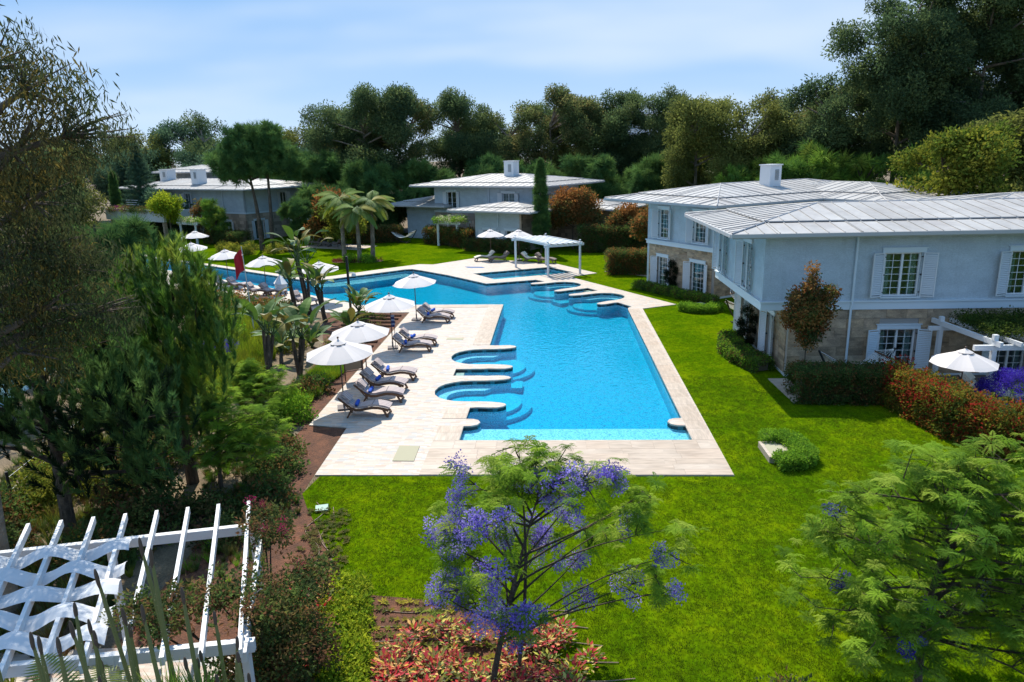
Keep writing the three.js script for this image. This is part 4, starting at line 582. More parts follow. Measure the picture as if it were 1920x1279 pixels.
// hammocks on curved stands
function hammock(pos, turn, label, len = 3.2) {
  const h = thing('hammock', label, 'hammock', pos, turn, 'rope hammocks beside the villas');
  const n = 14, w = 0.6, P = (i, s) => [-len * 0.36 + len * 0.72 * i / n, 1.25 - 0.62 * (1 - Math.pow(2 * i / n - 1, 2)) + 0.05 * Math.abs(s), s * w];
  const bed = new B(); for (let s = -1; s <= 1.01; s += 0.2) bed.tube(Array.from({ length: n + 1 }, (_, i) => P(i, s)), 0.014, 4); for (let i = 0; i <= n * 2; i++) { const k = i / 2, a = Math.floor(k), f = k - a, q = s => { const u = P(a, s), v = P(Math.min(n, a + 1), s); return u.map((c, j) => c + (v[j] - c) * f); }; bed.tube([q(-1), q(-0.4), q(0.4), q(1)], 0.013, 4); }
  bed.build('net', mat.rope, h);
  for (const e of [0, n]) { const x = P(e, 0)[0], y = 1.3; new B().bar([x, y, -w - 0.05], [x, y, w + 0.05], 0.05, 0.05).build('spreader', mat.wood, h); const r = new B(); for (let s = -1; s <= 1.01; s += 0.4) r.tube([[x, y, s * w], [Math.sign(x) * len * 0.5, 1.55, 0]], 0.01, 4); r.build('cords', mat.rope, h); }
  new B().tube(Array.from({ length: 15 }, (_, i) => { const t = -1 + 2 * i / 14; return [t * len * 0.52, 0.1 + 1.5 * Math.pow(Math.abs(t), 2.4), 0]; }), 0.05, 8).build('stand', mat.iron, h); for (const x of [-0.6, 0.6]) new B().bar([x, 0.07, -0.55], [x, 0.07, 0.55], 0.07, 0.07).build('foot', mat.iron, h);
  return h;
}
hammock([13.0, 0.02, -30.1], 0.1, 'white rope hammock behind the clipped hedge of the overhanging villa', 3.2);
hammock([12.3, 0.02, -43.6], -0.9, 'rope hammock on dark curved stand between the two pale blue villas', 3.4);
hammock([11.4, 0.02, -41.7], 0.5, 'rope hammock with fringe under the overhanging corner of the villa', 3);
hammock([-17.6, 0.02, -85.2], -0.4, 'cream hammock on dark stand in front of the low garage wall', 3.6);

// ---------------------------------------------------------------- vegetation
const leafMat = (t = 0.35) => M([1, 1, 1], 1, { transmission: t, thickness: 0, specularIntensity: 0.08 });
mat.leaf = leafMat(0.5); mat.needle = leafMat(0.35); mat.petal = leafMat(0.35); mat.grass = leafMat(0.3);
class Leaves { // many leaf-sized faces in one geometry
  constructor() { this.p = []; }
  leaf(b, d, up, len, wid, fold = 0.2, wide = 0.42) { const s = d.clone().cross(up).normalize(), n = s.clone().cross(d).normalize(), m = b.clone().addScaledVector(d, len * wide).addScaledVector(n, fold * wid), l = m.clone().addScaledVector(s, wid / 2), r = m.clone().addScaledVector(s, -wid / 2), t = b.clone().addScaledVector(d, len); this.p.push(b.x, b.y, b.z, l.x, l.y, l.z, t.x, t.y, t.z, b.x, b.y, b.z, t.x, t.y, t.z, r.x, r.y, r.z); return this; }
  blade(b, d, len, wid) { const s = d.clone().cross(V(rr(-1, 1), rr(-0.2, 0.2), rr(-1, 1))).normalize().multiplyScalar(wid / 2), t = b.clone().addScaledVector(d, len); this.p.push(b.x - s.x, b.y - s.y, b.z - s.z, b.x + s.x, b.y + s.y, b.z + s.z, t.x, t.y, t.z); return this; }
  geo() { const g = new THREE.BufferGeometry(); g.setAttribute('position', new THREE.Float32BufferAttribute(this.p, 3)); g.computeVertexNormals(); return g; }
}
const rdir = (ymin = -1, ymax = 1) => { const y = rr(ymin, ymax), a = rnd() * Math.PI * 2, r = Math.sqrt(1 - y * y); return V(r * Math.cos(a), y, r * Math.sin(a)); };
function ballClump(n, len, wid, R = 1, droop = 0, flat = 1) { const L = new Leaves(); for (let i = 0; i < n; i++) { const o = rdir(), p = o.clone().multiplyScalar(R * Math.pow(rnd(), 0.45)); p.y *= flat; const d = o.clone().add(rdir().multiplyScalar(0.9)); d.y -= droop; d.normalize(); L.leaf(p, d, rdir(0.2, 1), len * rr(0.7, 1.25), wid * rr(0.8, 1.2)); } return L.geo(); }
reseed(1000);
const clumps = {
  broad: [0, 1, 2].map(() => ballClump(36, 0.38, 0.24)), fine: [0, 1, 2].map(() => ballClump(62, 0.36, 0.16, 1, 0.3)), small: [0, 1, 2].map(() => ballClump(30, 0.44, 0.26)),
  hang: [0, 1, 2].map(() => { const L = new Leaves(); for (let i = 0; i < 34; i++) { const t = rnd(), p = V(rr(-0.32, 0.32), -t * 0.55 + 0.1, rr(-0.32, 0.32)), d = V(rr(-0.5, 0.5), rr(-1.2, -0.1), rr(-0.5, 0.5)).normalize(); L.leaf(p, d, rdir(-0.3, 0.5), rr(0.13, 0.24), rr(0.024, 0.038), 0.1, 0.4); } return L.geo(); }),
  shoot: [0, 1, 2].map(() => { const L = new Leaves(); for (let i = 0; i < 90; i++) { const t = Math.pow(rnd(), 0.8), a = rnd() * 6.283, d = V(Math.cos(a) * 0.5, rr(0.75, 1.15), Math.sin(a) * 0.5).normalize(); L.blade(V(0, t * 0.55, 0), d, rr(0.18, 0.32), 0.024); } return L.geo(); }),
  tuft: [0, 1, 2].map(() => { const L = new Leaves(); for (let i = 0; i < 110; i++) { const d = rdir(-0.5, 1); L.blade(d.clone().multiplyScalar(0.3 * rnd()), d, rr(0.55, 0.95), 0.05); } return L.geo(); }),
  bigtuft: [0, 1, 2].map(() => { const L = new Leaves(); for (let i = 0; i < 160; i++) { const d = rdir(-0.55, 1); d.y += 0.25; d.normalize(); L.blade(d.clone().multiplyScalar(0.6 * rnd()), d, rr(0.4, 0.7), 0.07); } return L.geo(); }),
  grass: [0, 1].map(() => { const L = new Leaves(); for (let i = 0; i < 14; i++) { const d = V(rr(-0.7, 0.7), 1, rr(-0.7, 0.7)).normalize(); L.blade(V(rr(-0.09, 0.09), 0, rr(-0.09, 0.09)), d, rr(0.02, 0.038), 0.014); } return L.geo(); }),
  longgrass: [0, 1, 2].map(() => { const L = new Leaves(); for (let i = 0; i < 60; i++) { const a = rnd() * 6.283, d = V(Math.cos(a) * rr(0.1, 0.7), 1, Math.sin(a) * rr(0.1, 0.7)).normalize(), b = V(Math.cos(a) * 0.12 * rnd(), 0, Math.sin(a) * 0.12 * rnd()), l = rr(0.4, 0.85); L.blade(b, d, l, 0.035); } return L.geo(); }),
  frond: [0, 1, 2].map(() => { // a whorl of ferny jacaranda leaves
    const L = new Leaves(); const n = 8; for (let f = 0; f < n; f++) { const a = f / n * 6.283 + rr(-0.3, 0.3), len = rr(0.34, 0.52), up = rr(0.05, 0.75), pr = 13; let p = V(0, 0, 0); const out = V(Math.cos(a), 0, Math.sin(a)), sd = V(-Math.sin(a), 0, Math.cos(a)); for (let k = 1; k <= pr; k++) { const t = k / pr; const y = up * len * t - 0.75 * len * t * t; const q = out.clone().multiplyScalar(len * t).setY(y); const w = 0.11 * Math.sin(Math.PI * Math.min(1, t * 0.85 + 0.12)); for (const s of [-1, 1]) L.leaf(q, sd.clone().multiplyScalar(s).addScaledVector(out, 0.45).add(V(0, rr(-0.45, 0.05), 0)).normalize(), V(0, 1, 0), w * rr(0.9, 1.2), 0.036, 0.1); p = q; } }
    return L.geo(); }),
  panicle: [0, 1, 2].map(() => { const L = new Leaves(); for (let i = 0; i < 85; i++) { const o = rdir(), p = o.clone().multiplyScalar(0.2 * Math.pow(rnd(), 0.5)); p.y *= 1.25; const d = o.add(rdir().multiplyScalar(0.7)).add(V(0, -0.4, 0)).normalize(); L.leaf(p, d, rdir(), rr(0.045, 0.07), rr(0.03, 0.045), 0.3); } return L.geo(); }),
  croton: [0, 1, 2, 3].map(() => { const L = new Leaves(), col = [], P = [[0.62, 0.52, 0.08], [0.5, 0.03, 0.035], [0.66, 0.56, 0.18], [0.16, 0.2, 0.03], [0.1, 0.13, 0.03], [0.36, 0.02, 0.04], [0.42, 0.16, 0.03], [0.5, 0.03, 0.05]]; for (let i = 0; i < 64; i++) { const a = rnd() * 6.283, t = rnd(), rr0 = 0.22 * Math.pow(rnd(), 0.6), d = V(Math.cos(a) * rr(0.4, 1), rr(0.1, 1.0), Math.sin(a) * rr(0.4, 1)).normalize(), c = pick(P); L.leaf(V(Math.cos(a) * rr0, 0.05 + t * 0.36, Math.sin(a) * rr0), d, V(0, 1, 0), rr(0.1, 0.19), rr(0.045, 0.07), 0.15, 0.5); for (let k = 0; k < 6; k++) col.push(...c); } const g = L.geo(); g.setAttribute('color', new THREE.Float32BufferAttribute(col, 3)); return g; }),
  seedling: [0, 1].map(() => { const L = new Leaves(); for (let i = 0; i < 7; i++) { const a = i / 7 * 6.283, d = V(Math.cos(a), rr(0.2, 0.7), Math.sin(a)).normalize(); L.leaf(V(0, 0.01, 0), d, V(0, 1, 0), rr(0.1, 0.16), 0.05, 0.1, 0.55); } return L.geo(); }),
};
const pal = {
  euc: [[0.040, 0.056, 0.020], [0.058, 0.074, 0.024], [0.078, 0.090, 0.030], [0.030, 0.044, 0.018], [0.085, 0.076, 0.028]], eucDark: [[0.024, 0.040, 0.018], [0.034, 0.052, 0.02], [0.05, 0.066, 0.024]], blue: [[0.022, 0.042, 0.026], [0.032, 0.056, 0.03]],  // blue palette: distance haze mixed into the leaf greens
  olive: [[0.085, 0.098, 0.024], [0.11, 0.118, 0.03], [0.062, 0.076, 0.022]], yellow: [[0.15, 0.17, 0.02], [0.19, 0.19, 0.024], [0.09, 0.13, 0.018]], pine: [[0.024, 0.052, 0.016], [0.036, 0.068, 0.018], [0.050, 0.086, 0.022]], pineLight: [[0.05, 0.095, 0.014], [0.075, 0.12, 0.016], [0.035, 0.07, 0.014], [0.1, 0.13, 0.02]],
  brown: [[0.040, 0.044, 0.018], [0.052, 0.048, 0.019], [0.032, 0.040, 0.017], [0.085, 0.068, 0.018], [0.028, 0.036, 0.016], [0.036, 0.046, 0.018]], jac: [[0.088, 0.15, 0.012], [0.12, 0.19, 0.016], [0.058, 0.11, 0.012], [0.15, 0.2, 0.026]], purple: [[0.19, 0.14, 0.50], [0.24, 0.19, 0.56], [0.14, 0.1, 0.42], [0.34, 0.28, 0.62]], deepPurple: [[0.07, 0.035, 0.42], [0.1, 0.06, 0.5]],
  photinia: [[0.19, 0.07, 0.025], [0.26, 0.13, 0.04], [0.09, 0.105, 0.028], [0.045, 0.07, 0.022], [0.13, 0.085, 0.03]], rust: [[0.16, 0.075, 0.022], [0.1, 0.08, 0.024], [0.055, 0.07, 0.022], [0.2, 0.085, 0.026]], hedge: [[0.036, 0.062, 0.016], [0.055, 0.085, 0.02], [0.028, 0.046, 0.014], [0.09, 0.05, 0.018]], box: [[0.10, 0.19, 0.014], [0.14, 0.24, 0.018], [0.06, 0.13, 0.012]], lime: [[0.28, 0.36, 0.02], [0.36, 0.4, 0.025], [0.18, 0.28, 0.018]], redhedge: [[0.3, 0.03, 0.02], [0.2, 0.16, 0.02], [0.13, 0.15, 0.02], [0.07, 0.1, 0.02], [0.24, 0.1, 0.02]], croton: [[0.32, 0.28, 0.035], [0.28, 0.03, 0.025], [0.2, 0.09, 0.02], [0.11, 0.14, 0.02], [0.4, 0.3, 0.06]], seed: [[0.38, 0.33, 0.04], [0.28, 0.3, 0.04]], palm: [[0.07, 0.12, 0.016], [0.1, 0.15, 0.02], [0.05, 0.09, 0.014]], banana: [[0.06, 0.14, 0.014], [0.09, 0.18, 0.018]], boug: [[0.036, 0.058, 0.016], [0.055, 0.08, 0.02], [0.03, 0.042, 0.014], [0.085, 0.06, 0.022], [0.10, 0.05, 0.025], [0.07, 0.075, 0.02]], magenta: [[0.42, 0.02, 0.12]], grass: [[0.12, 0.19, 0.007], [0.14, 0.21, 0.008], [0.10, 0.17, 0.007]], dry: [[0.2, 0.19, 0.05], [0.14, 0.16, 0.04]],
};
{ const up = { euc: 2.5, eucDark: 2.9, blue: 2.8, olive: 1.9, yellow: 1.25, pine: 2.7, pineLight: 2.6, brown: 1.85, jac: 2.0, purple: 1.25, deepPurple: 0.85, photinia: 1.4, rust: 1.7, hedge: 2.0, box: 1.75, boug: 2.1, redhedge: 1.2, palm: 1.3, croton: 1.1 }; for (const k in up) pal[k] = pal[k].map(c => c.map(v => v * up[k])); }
const Q = new THREE.Quaternion(), E3 = new THREE.Euler();
function inst(name, geos, m, list, parent, kind = 'stuff') { // list: [pos, scale, colour, rotation]
  const out = []; geos.forEach((g, gi) => { const part = list.filter((_, i) => i % geos.length === gi); if (!part.length) return; const im = new THREE.InstancedMesh(g, m, part.length); im.name = name; part.forEach(([p, s, c, r], i) => { E3.set(...(r || [rnd() * 6.28, rnd() * 6.28, rnd() * 6.28])); Q.setFromEuler(E3); im.setMatrixAt(i, new THREE.Matrix4().compose(p, Q, Array.isArray(s) ? V(...s) : V(s, s, s))); im.setColorAt(i, lin(...c)); }); im.userData.kind = kind; (parent || scene).add(im); out.push(im); }); return out;
}
const tint = (p, k = 0.25) => { const c = pick(p), f = rr(1 - k, 1 + k); return [c[0] * f, c[1] * f, c[2] * f]; };
function curve(a, b, bend = 0.15, n = 5) { const L = a.distanceTo(b), s = V(rr(-1, 1), rr(-0.2, 0.8), rr(-1, 1)).multiplyScalar(bend * L); return Array.from({ length: n }, (_, i) => { const t = i / (n - 1); return a.clone().lerp(b, t).addScaledVector(s, Math.sin(t * Math.PI) * 0.6); }); }
// tree: lobes [x, y, z, rx, ry, rz]; clumps lie mostly near the surface of each lobe
function tree(o) {
  const t = thing(o.name, o.label, 'tree', o.pos, 0, o.group); const size = o.size || 1, P = o.pal;
  const top = o.lobes.reduce((m, l) => Math.max(m, l[1]), 0), H = o.trunkTop || top * 0.8, r = o.r || 0.25, wood = new B();
  const spine = curve(V(0, -0.1, 0), V(o.lean || 0, H, o.leanZ || 0), o.bend ?? 0.04, 6); wood.add(tubeGeo(spine, spine.map((_, i) => r * (1 - 0.72 * i / 5)), 7));
  for (const l of o.lobes) { const c = V(l[0], l[1], l[2]), hy = Math.min(0.95, Math.max(0.3, (l[1] - l[4] * 1.1) / H)), i = hy * 5, a = spine[Math.floor(i)].clone().lerp(spine[Math.min(5, Math.floor(i) + 1)], i % 1); const cv = curve(a, c, 0.12, 5); wood.add(tubeGeo(cv, cv.map((_, k) => r * (0.42 - 0.085 * k) + 0.008), 5)); for (let k = 0; k < (o.twigs ?? 3); k++) { const e = c.clone().add(rdir().multiply(V(l[3], l[4], l[5])).multiplyScalar(0.8)); wood.add(tubeGeo(curve(cv[3], e, 0.12, 3), [r * 0.14, r * 0.09, 0.006], 4, false)); } }
  const trunk = wood.build('trunk', o.bark || mat.bark, t); void trunk;
  const list = []; for (const l of o.lobes) { const area = (l[3] * l[4] + l[3] * l[5] + l[4] * l[5]) / 3 * 4, n = Math.round(area * (o.per || 3) / (size * size)), lp = rnd() < 0.5 ? P : [pick(P), pick(P), pick(P)]; for (let i = 0; i < n; i++) { const d = rdir(-0.92, 1), q = Math.pow(rnd(), 0.28), p = V(l[0] + d.x * l[3] * q, l[1] + d.y * l[4] * q, l[2] + d.z * l[5] * q); if (p.y < (o.minY ?? 0.3)) continue; list.push([p, size * rr(0.65, 1.2), tint(lp), o.upright ? [d.z * o.upright * rr(0.6, 1.3), rnd() * 6.28, -d.x * o.upright * rr(0.6, 1.3)] : o.hang ? [rr(-0.3, 0.3), rnd() * 6.28, rr(-0.3, 0.3)] : undefined]); } }
  inst('crown', o.clump, o.mat || mat.leaf, list, t);
  return t;
}
function billow(H, Wd, n = 11, low = 0.3, thin = 1) { // many uneven tufts stacked into a crown with gaps
  const out = [], m = Math.round(n * 1.9), k0 = rr(0.55, 0.75), lx = rr(-0.12, 0.12) * Wd; for (let i = 0; i < m; i++) { const k = Math.pow(rnd(), 0.8), y = H * (low + (0.96 - low) * k), a = i * 2.4 + rr(-0.8, 0.8), env = k < k0 ? 0.62 + 0.38 * k / k0 : Math.sqrt(Math.max(0.02, 1 - Math.pow((k - k0) / (1.04 - k0), 2))), w = Wd * 0.5 * env * Math.pow(rnd(), 0.45), s = Wd * rr(0.085, 0.19) * thin * (k > 0.85 ? 0.75 : 1); out.push([Math.cos(a) * w + lx * k, y, Math.sin(a) * w, s * rr(0.9, 1.3), s * rr(0.65, 1.05), s * rr(0.9, 1.3)]); } return out;
}
// ---- wood behind the villas
{
  reseed(2001);
  const gE = 'tall eucalyptus trees behind the villas';
  const E = (x, z, H, Wd, p, lab, o = {}) => tree({ name: 'eucalyptus_tree', label: `${p === pal.olive ? 'olive' : p === pal.blue ? 'haze-tinted green' : p === pal.euc ? 'grey-green' : 'dark green'} ${H > 22 ? 'towering' : Wd > 10.5 ? 'broad' : Wd / H < 0.53 ? 'slender' : H < 12 ? 'low' : 'rounded'} eucalyptus ${lab}`, group: gE, pos: [x, 0, z], lobes: billow(H, Wd, o.n || 13, o.low ?? 0.25), clump: clumps.fine, size: 0.85, per: 3.0, pal: p, r: 0.32, bark: mat.paleBark, twigs: 2, ...o });
  const a = 'rising behind the palm trees', b = 'in the row behind the villa with the front wing', c = 'in the row between the two-storey villas', d = 'standing over the pale blue villas', e = 'far beyond the terrace villa';
  E(-25.5, -101, 19.6, 14, pal.eucDark, a, { n: 18 }); E(-20.5, -104, 17.8, 10, pal.euc, a, { n: 15 }); E(-13.5, -108, 18.5, 11, pal.eucDark, b, { n: 15 }); E(-28.5, -108, 17, 10, pal.euc, a);
  E(-6, -109, 17.8, 9, pal.euc, b, { n: 14 }); E(0, -107, 18.8, 10, pal.euc, b, { n: 15 }); E(5.5, -108, 16.8, 9, pal.euc, b); E(11, -108, 18.4, 10, pal.eucDark, c, { n: 15 }); E(15.5, -106, 18.9, 9, pal.eucDark, c); E(-9.5, -116, 16.5, 10, pal.eucDark, b); E(2.5, -118, 17.5, 12, pal.eucDark, b); E(20, -112, 17, 9, pal.eucDark, c);
  E(17, -88, 17, 8, pal.olive, c, { n: 14 }); E(22, -84, 15.4, 9, pal.olive, c, { n: 15 }); E(27, -86, 16.4, 9, pal.euc, c, { n: 14 }); E(31, -92, 17, 9, pal.olive, c); E(37, -90, 17.5, 9, pal.euc, c);
  E(29, -78, 17.5, 8, pal.eucDark, d, { n: 13 }); E(34, -74, 25, 11, pal.eucDark, d, { n: 20, low: 0.3 }); E(40, -72, 25.5, 12, pal.eucDark, d, { n: 20, low: 0.28 }); E(47, -74, 26, 13, pal.eucDark, d, { n: 20 }); E(39, -82, 22, 12, pal.eucDark, d, { n: 16 }); E(53, -78, 24, 13, pal.eucDark, d); E(44, -64, 13, 9, pal.olive, 'at the foot of the towering trees');
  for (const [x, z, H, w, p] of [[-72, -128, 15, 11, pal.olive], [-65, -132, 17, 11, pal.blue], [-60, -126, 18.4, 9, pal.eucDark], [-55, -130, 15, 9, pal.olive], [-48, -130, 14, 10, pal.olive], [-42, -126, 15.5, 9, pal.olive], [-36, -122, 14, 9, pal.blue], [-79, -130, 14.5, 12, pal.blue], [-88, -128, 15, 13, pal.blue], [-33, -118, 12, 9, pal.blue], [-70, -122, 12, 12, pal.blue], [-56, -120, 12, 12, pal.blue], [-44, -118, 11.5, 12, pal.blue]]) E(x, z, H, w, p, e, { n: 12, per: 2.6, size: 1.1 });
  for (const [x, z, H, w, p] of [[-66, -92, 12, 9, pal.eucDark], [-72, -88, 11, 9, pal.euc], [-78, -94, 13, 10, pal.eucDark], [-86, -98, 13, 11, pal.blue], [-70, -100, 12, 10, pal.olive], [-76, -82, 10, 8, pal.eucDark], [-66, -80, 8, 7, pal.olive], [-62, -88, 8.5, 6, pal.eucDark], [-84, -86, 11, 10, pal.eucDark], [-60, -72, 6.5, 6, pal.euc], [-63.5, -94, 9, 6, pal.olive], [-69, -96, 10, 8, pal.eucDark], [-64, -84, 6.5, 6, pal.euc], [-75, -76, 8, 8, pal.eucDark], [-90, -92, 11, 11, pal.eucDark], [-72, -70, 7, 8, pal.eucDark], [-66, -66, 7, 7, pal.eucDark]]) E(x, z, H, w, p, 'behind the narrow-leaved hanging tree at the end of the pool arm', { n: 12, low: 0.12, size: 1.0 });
  const gP = 'dense round pines in front of the tall trees'; // rounded pines and dark understorey
  const Pn = (x, z, H, w, p = pal.pine) => tree({ name: 'round_pine', label: `${p === pal.pine ? 'dark' : 'light'} green ${H > 9.3 ? 'tall' : 'low'} round pine ${x > 20 ? 'behind the overhanging villa' : x > 3 ? 'behind the cypress and photinia trees' : x > -12 ? 'behind the chimney of the front wing villa' : 'behind the palms and garage roof'}`, group: gP, pos: [x, 0, z], lobes: billow(H, w, 11, 0.15, 1.35), clump: clumps.bigtuft, size: 1.1, per: 2.6, pal: p, r: 0.25, mat: mat.needle, twigs: 1 });
  for (const [x, z, H, w] of [[4.5, -96, 9.6, 8], [11.5, -95, 8.8, 8], [17.5, -94, 9.6, 8], [-24, -95, 9, 8], [-31, -97, 10, 8], [-17, -98, 9, 8], [24.5, -74, 9.8, 6], [30, -72, 9.4, 6], [35, -66, 9, 7], [-36, -104, 11, 8], [-9, -102, 9, 8], [-3, -102, 8.6, 8], [21, -80, 9, 7], [-28, -90, 6.5, 6], [-22.5, -93.5, 6, 6], [-25, -96, 8, 7]]) Pn(x, z, H, w, x > 20 ? pal.pineLight : pal.pine);
  tree({ name: 'yellow_green_tree', label: 'yellow-green broadleaf tree rising behind the ridge of the overhanging villa', pos: [27.2, 0, -52], lobes: billow(10.8, 7.4, 12, 0.35), clump: clumps.broad, size: 0.75, per: 3.6, pal: pal.yellow, r: 0.25 });
  tree({ name: 'yellow_green_tree', label: 'olive-yellow tree at the edge of the garden behind the overhanging villa', pos: [34.5, 0, -56], lobes: billow(13.5, 7, 12, 0.3), clump: clumps.broad, size: 0.8, per: 3.4, pal: pal.olive, r: 0.25 });
}
// ---- trees by the villas
{
  reseed(2002);
  tree({ name: 'umbrella_pine', label: 'umbrella pine with broad dark crown on two tall bare trunks', pos: [-33.1, 0, -80.6], trunkTop: 8.6, lobes: [[0.2, 11.2, 0, 3.4, 2.1, 3], [-2.6, 10.0, 0.4, 2.2, 1.7, 2.2], [2.9, 10.2, -0.3, 2.3, 1.8, 2.2], [-1, 12.4, 0, 2.2, 1.3, 2], [1.6, 12.6, 0.3, 2.2, 1.3, 2], [-2, 8.6, 0.8, 1.4, 1.1, 1.4], [4.2, 9.2, 0.4, 1.4, 1.2, 1.4], [0.4, 9.6, 1.4, 2, 1.4, 1.6]], clump: clumps.bigtuft, size: 0.8, per: 4.2, pal: pal.pine, r: 0.34, mat: mat.needle, lean: -0.6 });
  { const s = thing('pine_trunk', 'second bare pine trunk leaning beside the umbrella pine', 'tree', [-31.8, 0, -80.2]); const c = curve(V(0, 0, 0), V(0.4, 9.6, 0.1), 0.03, 6); mesh('trunk', boxUV(plain(tubeGeo(c, c.map((_, i) => 0.26 - i * 0.03), 7))), mat.bark, s); }
  const sm = (name, label, x, z, H, w, p, cl, size, o = {}) => tree({ name, label, pos: [x, 0, z], lobes: billow(H, w, o.n || 9, o.low ?? 0.42, 1.25), clump: cl, size, per: 3.6, pal: p, r: 0.12, ...o });
  sm('lime_tree', 'small bright lime-green tree in front of the planted terrace', -48.0, -88.6, 6.2, 3.8, pal.lime, clumps.broad, 0.6, { low: 0.45 });
  sm('young_pine', 'small pale green pine in front of the long terrace villa', -41.3, -87.2, 5.2, 3.0, pal.pineLight, clumps.bigtuft, 0.6, { mat: mat.needle, per: 2.6 });
  sm('young_pine', 'small dark green pine beside the tall bare trunks of the umbrella pine', -29.4, -82, 5.8, 3.4, pal.pine, clumps.bigtuft, 0.6, { mat: mat.needle, per: 2.6 });
  sm('rust_tree', 'small rust-coloured tree next to the pale green young pine', -44.2, -89.4, 5.2, 2.0, pal.rust, clumps.small, 0.6);
  sm('rust_tree', 'rust-coloured bushy tree behind the palm trees', -26.8, -84, 5.8, 4.6, pal.rust, clumps.small, 0.7, { low: 0.25 }); sm('rust_tree', 'yellow-tinted bushy tree just behind the tallest palm', -23.4, -80, 5.2, 4, pal.yellow, clumps.small, 0.7, { low: 0.25 });
  tree({ name: 'photinia_tree', label: 'wide rust-red photinia tree beside the cypress', pos: [2.4, 0, -77], trunkTop: 3, lobes: [[0, 4.2, 0, 2, 1.5, 1.8], [-1.4, 4.4, 0.3, 1.3, 1.2, 1.2], [1.5, 4.3, 0, 1.4, 1.3, 1.3], [-0.6, 5.4, 0, 1.2, 0.8, 1.1], [0.8, 5.5, 0.2, 1.1, 0.75, 1.1], [-1.8, 3.3, 0, 0.9, 0.8, 0.9], [1.9, 3.2, 0.3, 1, 0.8, 1]], clump: clumps.small, size: 0.55, per: 4.2, pal: pal.rust, r: 0.1, minY: 1.6 });
  for (const [x, z, s, lab] of [[7.4, -75, 1, 'small rust-red photinia tree by the dark hedge'], [9.2, -68, 1.1, 'small rust-red photinia tree beside the gable of the two-window villa']]) tree({ name: 'photinia_tree', label: lab, pos: [x, 0, z], trunkTop: 2, lobes: [[0, 3.2 * s, 0, 1.2 * s, 1.2 * s, 1.2 * s], [0.6, 4 * s, 0, 0.8, 0.8, 0.8], [-0.7, 2.7 * s, 0.2, 0.9, 0.9, 0.9]], clump: clumps.small, size: 0.5, per: 4, pal: pal.rust, r: 0.08, minY: 1.2 });
  tree({ name: 'photinia_tree', label: 'young photinia tree with red tips on a thin trunk above the clipped hedge', pos: [10.55, 0, -29.35], trunkTop: 2.6, lobes: [[0.0, 3.4, 0, 0.7, 0.65, 0.7], [-0.55, 3.3, 0.1, 0.42, 0.5, 0.45], [0.5, 3.5, 0, 0.45, 0.55, 0.45], [0.05, 4.35, 0, 0.3, 0.55, 0.3], [0.65, 4.2, 0.1, 0.35, 0.35, 0.35], [-0.5, 4.0, 0, 0.35, 0.35, 0.35], [0.15, 2.75, 0, 0.5, 0.5, 0.5], [0.05, 5.05, 0, 0.12, 0.3, 0.12], [0.02, 2.2, 0, 0.22, 0.35, 0.22]], clump: clumps.small, size: 0.26, per: 5.2, pal: pal.photinia, r: 0.045, minY: 1.5 });
  { const c = thing('cypress', 'tall narrow dark cypress between the front wing and the photinia tree', 'tree', [-1.0, 0, -74.2]); new B().cyl(0, 0, 0, 0.12, 0.03, 8, 7).build('trunk', mat.bark, c); const l = []; for (let i = 0; i < 420; i++) { const k = rnd(), y = 0.6 + 8.7 * k, r = 0.85 * Math.pow(1 - k, 0.55) * Math.min(1, 0.5 + 2.5 * k) * rr(0.75, 1.05), a = rnd() * 6.283; l.push([V(Math.cos(a) * r, y, Math.sin(a) * r), rr(0.3, 0.5), tint(pal.pine), [Math.sin(a) * 0.15, rnd() * 6, -Math.cos(a) * 0.15]]); } inst('crown', clumps.bigtuft, mat.needle, l, c); copyOf(c, [-60.6, 0, -98.6], 0, 'tall narrow dark cypress at the end of the planted terrace', 0.95); }
  { const c = thing('norfolk_pine', 'tiered dark conifer standing on the planted terrace', 'tree', [-56.6, 0, -98.3]); new B().cyl(0, 0, 0, 0.2, 0.03, 12, 7).build('trunk', mat.bark, c); const l = []; for (let k = 0; k < 14; k++) { const y = 4 + k * 0.6, R = 2.6 * (1 - k / 15); for (let j = 0; j < 9; j++) for (let q = 1; q <= 5; q++) { const a = j / 9 * 6.283 + k; l.push([V(Math.cos(a) * R * q / 5, y + 0.12 * q, Math.sin(a) * R * q / 5), 0.42, tint(pal.blue)]); } } inst('crown', clumps.tuft, mat.needle, l, c); }
}
